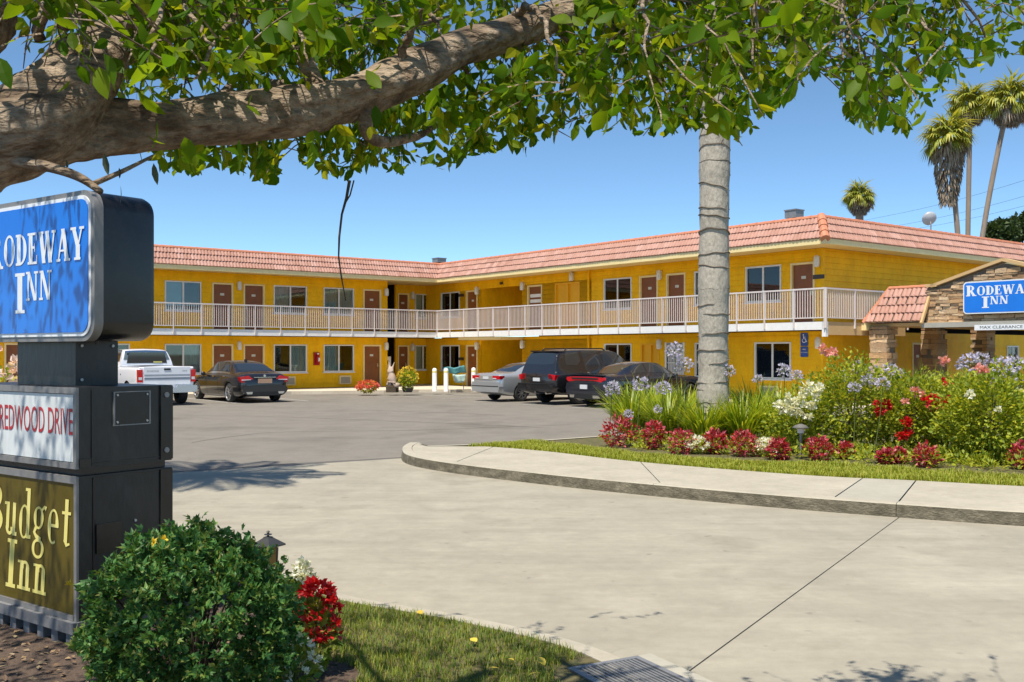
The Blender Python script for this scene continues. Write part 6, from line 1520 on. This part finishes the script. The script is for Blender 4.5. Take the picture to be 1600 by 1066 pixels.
# ------------------------------------------------------------------ small things
# garden lantern behind the bush
lt = thing('garden_lantern', 'small black garden lantern with amber glass behind the rounded bush', 'lantern', V((-1.77, 7.2, .02)), .3)
b = MB(); b.tube([V((0, 0, 0)), V((0, 0, .22))], .014, 8); b.lathe([(.05, .215), (.06, .22), (.06, .235), (.03, .24)], 12); b.build('post', DGREY, lt)
AMBG = mat('amber_glass', [(.50,.32,.10), (.60,.42,.16)], scale=6, rough=.3, transl=.4)
b = MB(); b.box((-.055, -.055, .24), (.055, .055, .365)); b.build('glass', AMBG, lt)
b = MB()
for x in (-.058, .058):
    for y in (-.058, .058): b.tube([V((x, y, .235)), V((x*1.1, y*1.1, .37))], .006, 5)
b.build('frame', DGREY, lt)
b = MB(); b.lathe([(.001, .375), (.125, .372), (.125, .382), (.04, .43), (.03, .44), (.001, .441)], 4); b.tube([V((0, 0, .44)), V((0, 0, .47))], .008, 6); b.lathe([(.001, .452), (.028, .453), (.028, .458), (.001, .46)], 8); b.lathe([(.001, .468), (.016, .472), (.001, .485)], 8); b.build('roof', DGREY, lt)
BRZ = mat('dull_bronze', [(.10,.095,.08), (.16,.15,.13)], scale=9, rough=.7)
# path lamps in the bed
for px, py, h, lab in ((1251, 717, .52, 'grey mushroom path lamp standing between crimson plants in the bed'), (1507, 716, .45, 'grey mushroom path lamp half hidden at the right rose bush')):
    t = thing('path_lamp', lab, 'path lamp', on(px, py)); b = MB(); b.tube([V((0, 0, 0)), V((0, 0, h-.06))], .018, 8); b.build('post', GREY, t)
    b = MB(); b.lathe([(.001, h-.03), (.125, h-.045), (.13, h-.035), (.08, h), (.02, h+.02), (.001, h+.021)], 16); b.build('shade', BRZ, t, smooth=True); b = MB(); b.lathe([(.05, h-.12), (.055, h-.05), (.02, h-.03)], 12); b.build('lens', LAMPG, t)
# storm drain
dr = thing('storm_drain', 'grey metal storm drain grate at the kerb in the foreground', 'drain', V((.68, 5.36, 0)), radians(118)); dr.scale = (.85, .85, 1)
b = MB()
for q in ((-.40, -.28, .40, -.24), (-.40, .24, .40, .28), (-.40, -.24, -.36, .24), (.36, -.24, .40, .24)): b.box((q[0], q[1], .013), (q[2], q[3], .034))
b.build('frame', GREY, dr)
for i in range(15):
    b = MB(); y = -.222+i*.0316; b.box((-.36, y, .013), (.36, y+.015, .031)); b.build('bar', GREY, dr)
b = MB(); b.box((-.362, -.242, .0125), (.362, .242, .0150)); b.build('pit', DARKB, dr)
b = MB(); b.box((-.44, -.42, .0), (.44, -.285, .020)); b.box((-.44, .285, .0), (.44, .36, .020)); b.build('inlet_slab', WALK2, dr)
# fire extinguishers
REDP = mat('red_enamel', (.42, .012, .012), rough=.3)
def ext(T, a, z, label):
    t = thing('fire_extinguisher', label, 'fire extinguisher', CW, TH); q = lambda p: T(V((a+p.x, .05+p.y, z+p.z)))
    b = MB(); b.box((-.15, 0, -.3), (.15, .05, .3), T=q); b.build('cabinet', REDP, t); b = MB(); b.lathe([(.02, -.24), (.085, -.23), (.085, .12), (.04, .19), (.03, .22)], 12, (.02, .13, 0), T=q); b.build('cylinder', REDP, t, smooth=True)
    b = MB(); b.box((-.02, .10, .2), (.06, .17, .26), T=q); b.box((.0, .216, -.12), (.08, .219, .05), T=q); b.build('valve', WHITE, t)
ext(TL, pl(493.5), 1.48, 'red fire extinguisher on the ground-floor wall between two windows'); ext(TA, along(680, TA)-.35, 3.95, 'red fire extinguisher on the upper balcony at the inner corner')
# bollards, planters and bits in front of the inner corner
def wp(px, py, z=.12): return gr(px, py, z)
for px, py, lab in ((679, 612, 'white bollard left of the teal folding board'), (697, 612, 'white bollard in front of the teal folding board'), (740, 610, 'white bollard beside the silver saloon')):
    t = thing('bollard', lab, 'bollard', wp(px, py), 0, 'white bollards on the walkway'); b = MB(); b.lathe([(.105, 0), (.1, .01), (.1, .90), (.085, .96), (.04, .99), (.001, 1.0)], 16); b.build('post', WHITE, t, smooth=True); b = MB(); b.lathe([(.102, .80), (.104, .81), (.104, .86), (.102, .87)], 16); b.build('band', YLET, t)
t = thing('teal_board', 'teal draped display board on legs before a ground-floor window', 'display board', wp(710, 609), .5); TEAL = mat('teal_cloth', [(.06,.24,.26), (.12,.34,.34)], scale=3, rough=.6); PALE = mat('pale_cloth', [(.40,.58,.52), (.55,.68,.62)], scale=5, rough=.6)
b = MB(); n = 10; vs_ = []
for i in range(n+1):
    x = -.5+1.05*i/n
    for j in range(5): f_ = j/4; vs_.append((x, .08*sin(i*1.1+j*.6), .72+.25*f_+(.08*i/n)*f_+.04*sin(i*.9)))
b.add(vs_, [(i*5+j, (i+1)*5+j, (i+1)*5+j+1, i*5+j+1) for i in range(n) for j in range(4)]); o = b.build('upper_cloth', TEAL, t, smooth=True, fix=False); o.modifiers.new('s', 'SOLIDIFY').thickness = .02
b = MB(); vs_ = []
for i in range(n+1):
    a = -1.2+2.4*i/n
    for j in range(5): f_ = j/4; vs_.append((.2+.36*sin(a)*(.6+.4*f_), -.1+.07*sin(j*.8+i), .35+.36*f_-.05*cos(a)))
b.add(vs_, [(i*5+j, (i+1)*5+j, (i+1)*5+j+1, i*5+j+1) for i in range(n) for j in range(4)]); o = b.build('lower_cloth', PALE, t, smooth=True, fix=False); o.modifiers.new('s', 'SOLIDIFY').thickness = .02
b = MB()
for x in (-.35, .45): b.tube([V((x, .0, 0)), V((x, 0, .95))], .018, 6)
b.build('legs', GREY, t)
PNK2 = mat('magenta_orange_flower', [(.62,.05,.20), (.75,.25,.03), (.70,.08,.12), (.78,.45,.05)], src='island', rough=.6, transl=.3)
bedding('flower_bed_plant', 'pink and orange flowers at the foot of the brown ground-floor door', 'flowers', wp(574, 613), .46, .44, PNK2, 80, .09, 91, 300, leafm=GRASS, leafl=.12)
bedding('pot_shrub', 'rounded yellow-green shrub in a dark pot at the inner corner', 'potted shrub', wp(637, 613)+V((0, 0, .12)), .95, .42, YELF, 60, .06, 92, 700, leafm=AGA, leafl=.1)
t = thing('plant_pot', 'dark low pot under the rounded yellow-green shrub', 'pot', wp(637, 613)); b = MB(); b.lathe([(.18, 0), (.25, .16), (.27, .17), (.24, .17), (.2, .1)], 14); b.build('pot', DGREY, t)
# pale sculpture of a sitting hare-like animal, one continuous body
t = thing('garden_statue', 'pale pink garden statue with two upright ears on a brown block', 'statue', wp(613, 613), -.3); STT = mat('statue_stone', [(.40,.29,.22), (.48,.37,.29)], scale=6, rough=.8)
b = MB(); b.box((-.22, -.16, 0), (.22, .16, .22)); b.build('block', TWIG, t)
me = bpy.data.meshes.new('body'); vsk = [((0, 0, .25), .17), ((.02, 0, .5), .2), ((-.02, 0, .72), .14), ((-.08, -.02, .88), .11), ((-.16, .06, 1.12), .035), ((-.2, .08, 1.28), .015), ((.02, .06, 1.1), .035), ((.06, .08, 1.26), .015), ((.18, 0, .28), .13), ((.36, .02, .36), .06), ((-.18, -.04, .84), .06), ((-.14, -.08, .45), .05), ((-.2, -.1, .27), .05)]
me.from_pydata([q[0] for q in vsk], [(0, 1), (1, 2), (2, 3), (3, 4), (4, 5), (3, 6), (6, 7), (0, 8), (8, 9), (3, 10), (2, 11), (11, 12)], [])
o = link('body', me, t); o.modifiers.new('k', 'SKIN')
for i, q in enumerate(vsk): me.skin_vertices[0].data[i].radius = (q[1], q[1])
me.skin_vertices[0].data[0].use_root = True
md = o.modifiers.new('s', 'SUBSURF'); md.levels = md.render_levels = 2
dg = bpy.context.evaluated_depsgraph_get(); dg.update(); m2 = bpy.data.meshes.new_from_object(o.evaluated_get(dg)); o.modifiers.clear(); o.data = m2; m2.materials.clear(); m2.materials.append(STT); m2.polygons.foreach_set('use_smooth', [True]*len(m2.polygons))
# drinks / laundry machine in the recess
t = thing('recess_cabinet', 'white cabinet with dark round opening inside the inner corner passage', 'cabinet', loc2w(A1L+.35, WD+1.0, .12), TH); b = MB(); b.box((-.28, -.3, 0), (.28, .3, 1.45)); b.build('case', WHITE, t); b = MB(); b.lathe([(.001, -.32), (.14, -.32), (.16, -.29), (.001, -.29)], 16, (0, 0, 1.15), axis='y'); b.build('opening', DARKB, t)
# satellite dish on the roof
sd = loc2w(8.2, YE+1.1, MZ1-.06); t = thing('satellite_dish', 'grey satellite dish on the roof over the entrance canopy', 'satellite dish', sd, TH+.9)
b = MB(); b.tube([V((0, 0, 0)), V((0, 0, .50)), V((.03, 0, .60))], .025, 8); b.build('mast', GREY, t)
b = MB(); n = 16; R0 = .27
vs_ = [V((0.05, 0, .62))]
T0 = Matrix.Translation((.04, 0, .68)) @ Matrix.Rotation(radians(62), 4, 'Y')
prf = [(R0*k/4, .12*(k/4)**2) for k in range(5)]
b.lathe([(.001, 0)]+prf[1:]+[(R0*.99, .14)]+[(r_*.98, z_+.012) for r_, z_ in prf[:0:-1]]+[(.001, .012)], n, T=lambda p: T0 @ p); b.build('dish', mat('dish_paint', (.42, .43, .45), rough=.4), t, smooth=True)
b = MB(); b.tube([T0 @ V((R0, 0, .1)), T0 @ V((.1, 0, .55))], .012, 6); b.box((-.04, -.04, -.05), (.04, .04, .05), T=lambda p: T0 @ (p+V((.1, 0, .57)))); b.build('feed_arm', GREY, t)
# overhead wires
for k, (y0, y1, lab) in enumerate(((322, 258, 'uppermost thin overhead wire behind the fan palms'), (338, 288, 'middle thin overhead wire behind the fan palms'), (345, 308, 'lowest thin overhead wire behind the fan palms'))):
    p0, p1 = at(1330, y0+26, 100), at(1760, y1-30, 70); b = MB(); b.tube([p0.lerp(p1, i/12)-V((0, 0, 1.2*sin(pi*i/12)*.5)) for i in range(13)], .012, 4)
    o = b.build('overhead_wire', DGREY); tag(o, lab, 'wire', 'overhead wires')
# worn bay lines and wheel stops on the lot
lines = bpy.data.objects.new('bay_markings', None); COL.objects.link(lines); lines['kind'] = 'structure'
for i in range(7):
    y = -18.9+i*2.55; b = MB(); b.prism([(-5.6, y-.05), (-.8, y-.05), (-.8, y+.05), (-5.6, y+.05)], -.0105, -.0075, T=lambda p: loc2w(*p)); b.build('bay_line', LINE, lines)
for i in range(4):
    x = -18.6+i*2.75; b = MB(); b.prism([(x-.05, -7), (x+.05, -7), (x+.05, -1.5), (x-.05, -1.5)], -.0105, -.0075, T=lambda p: loc2w(*p)); b.build('bay_line', LINE, lines)
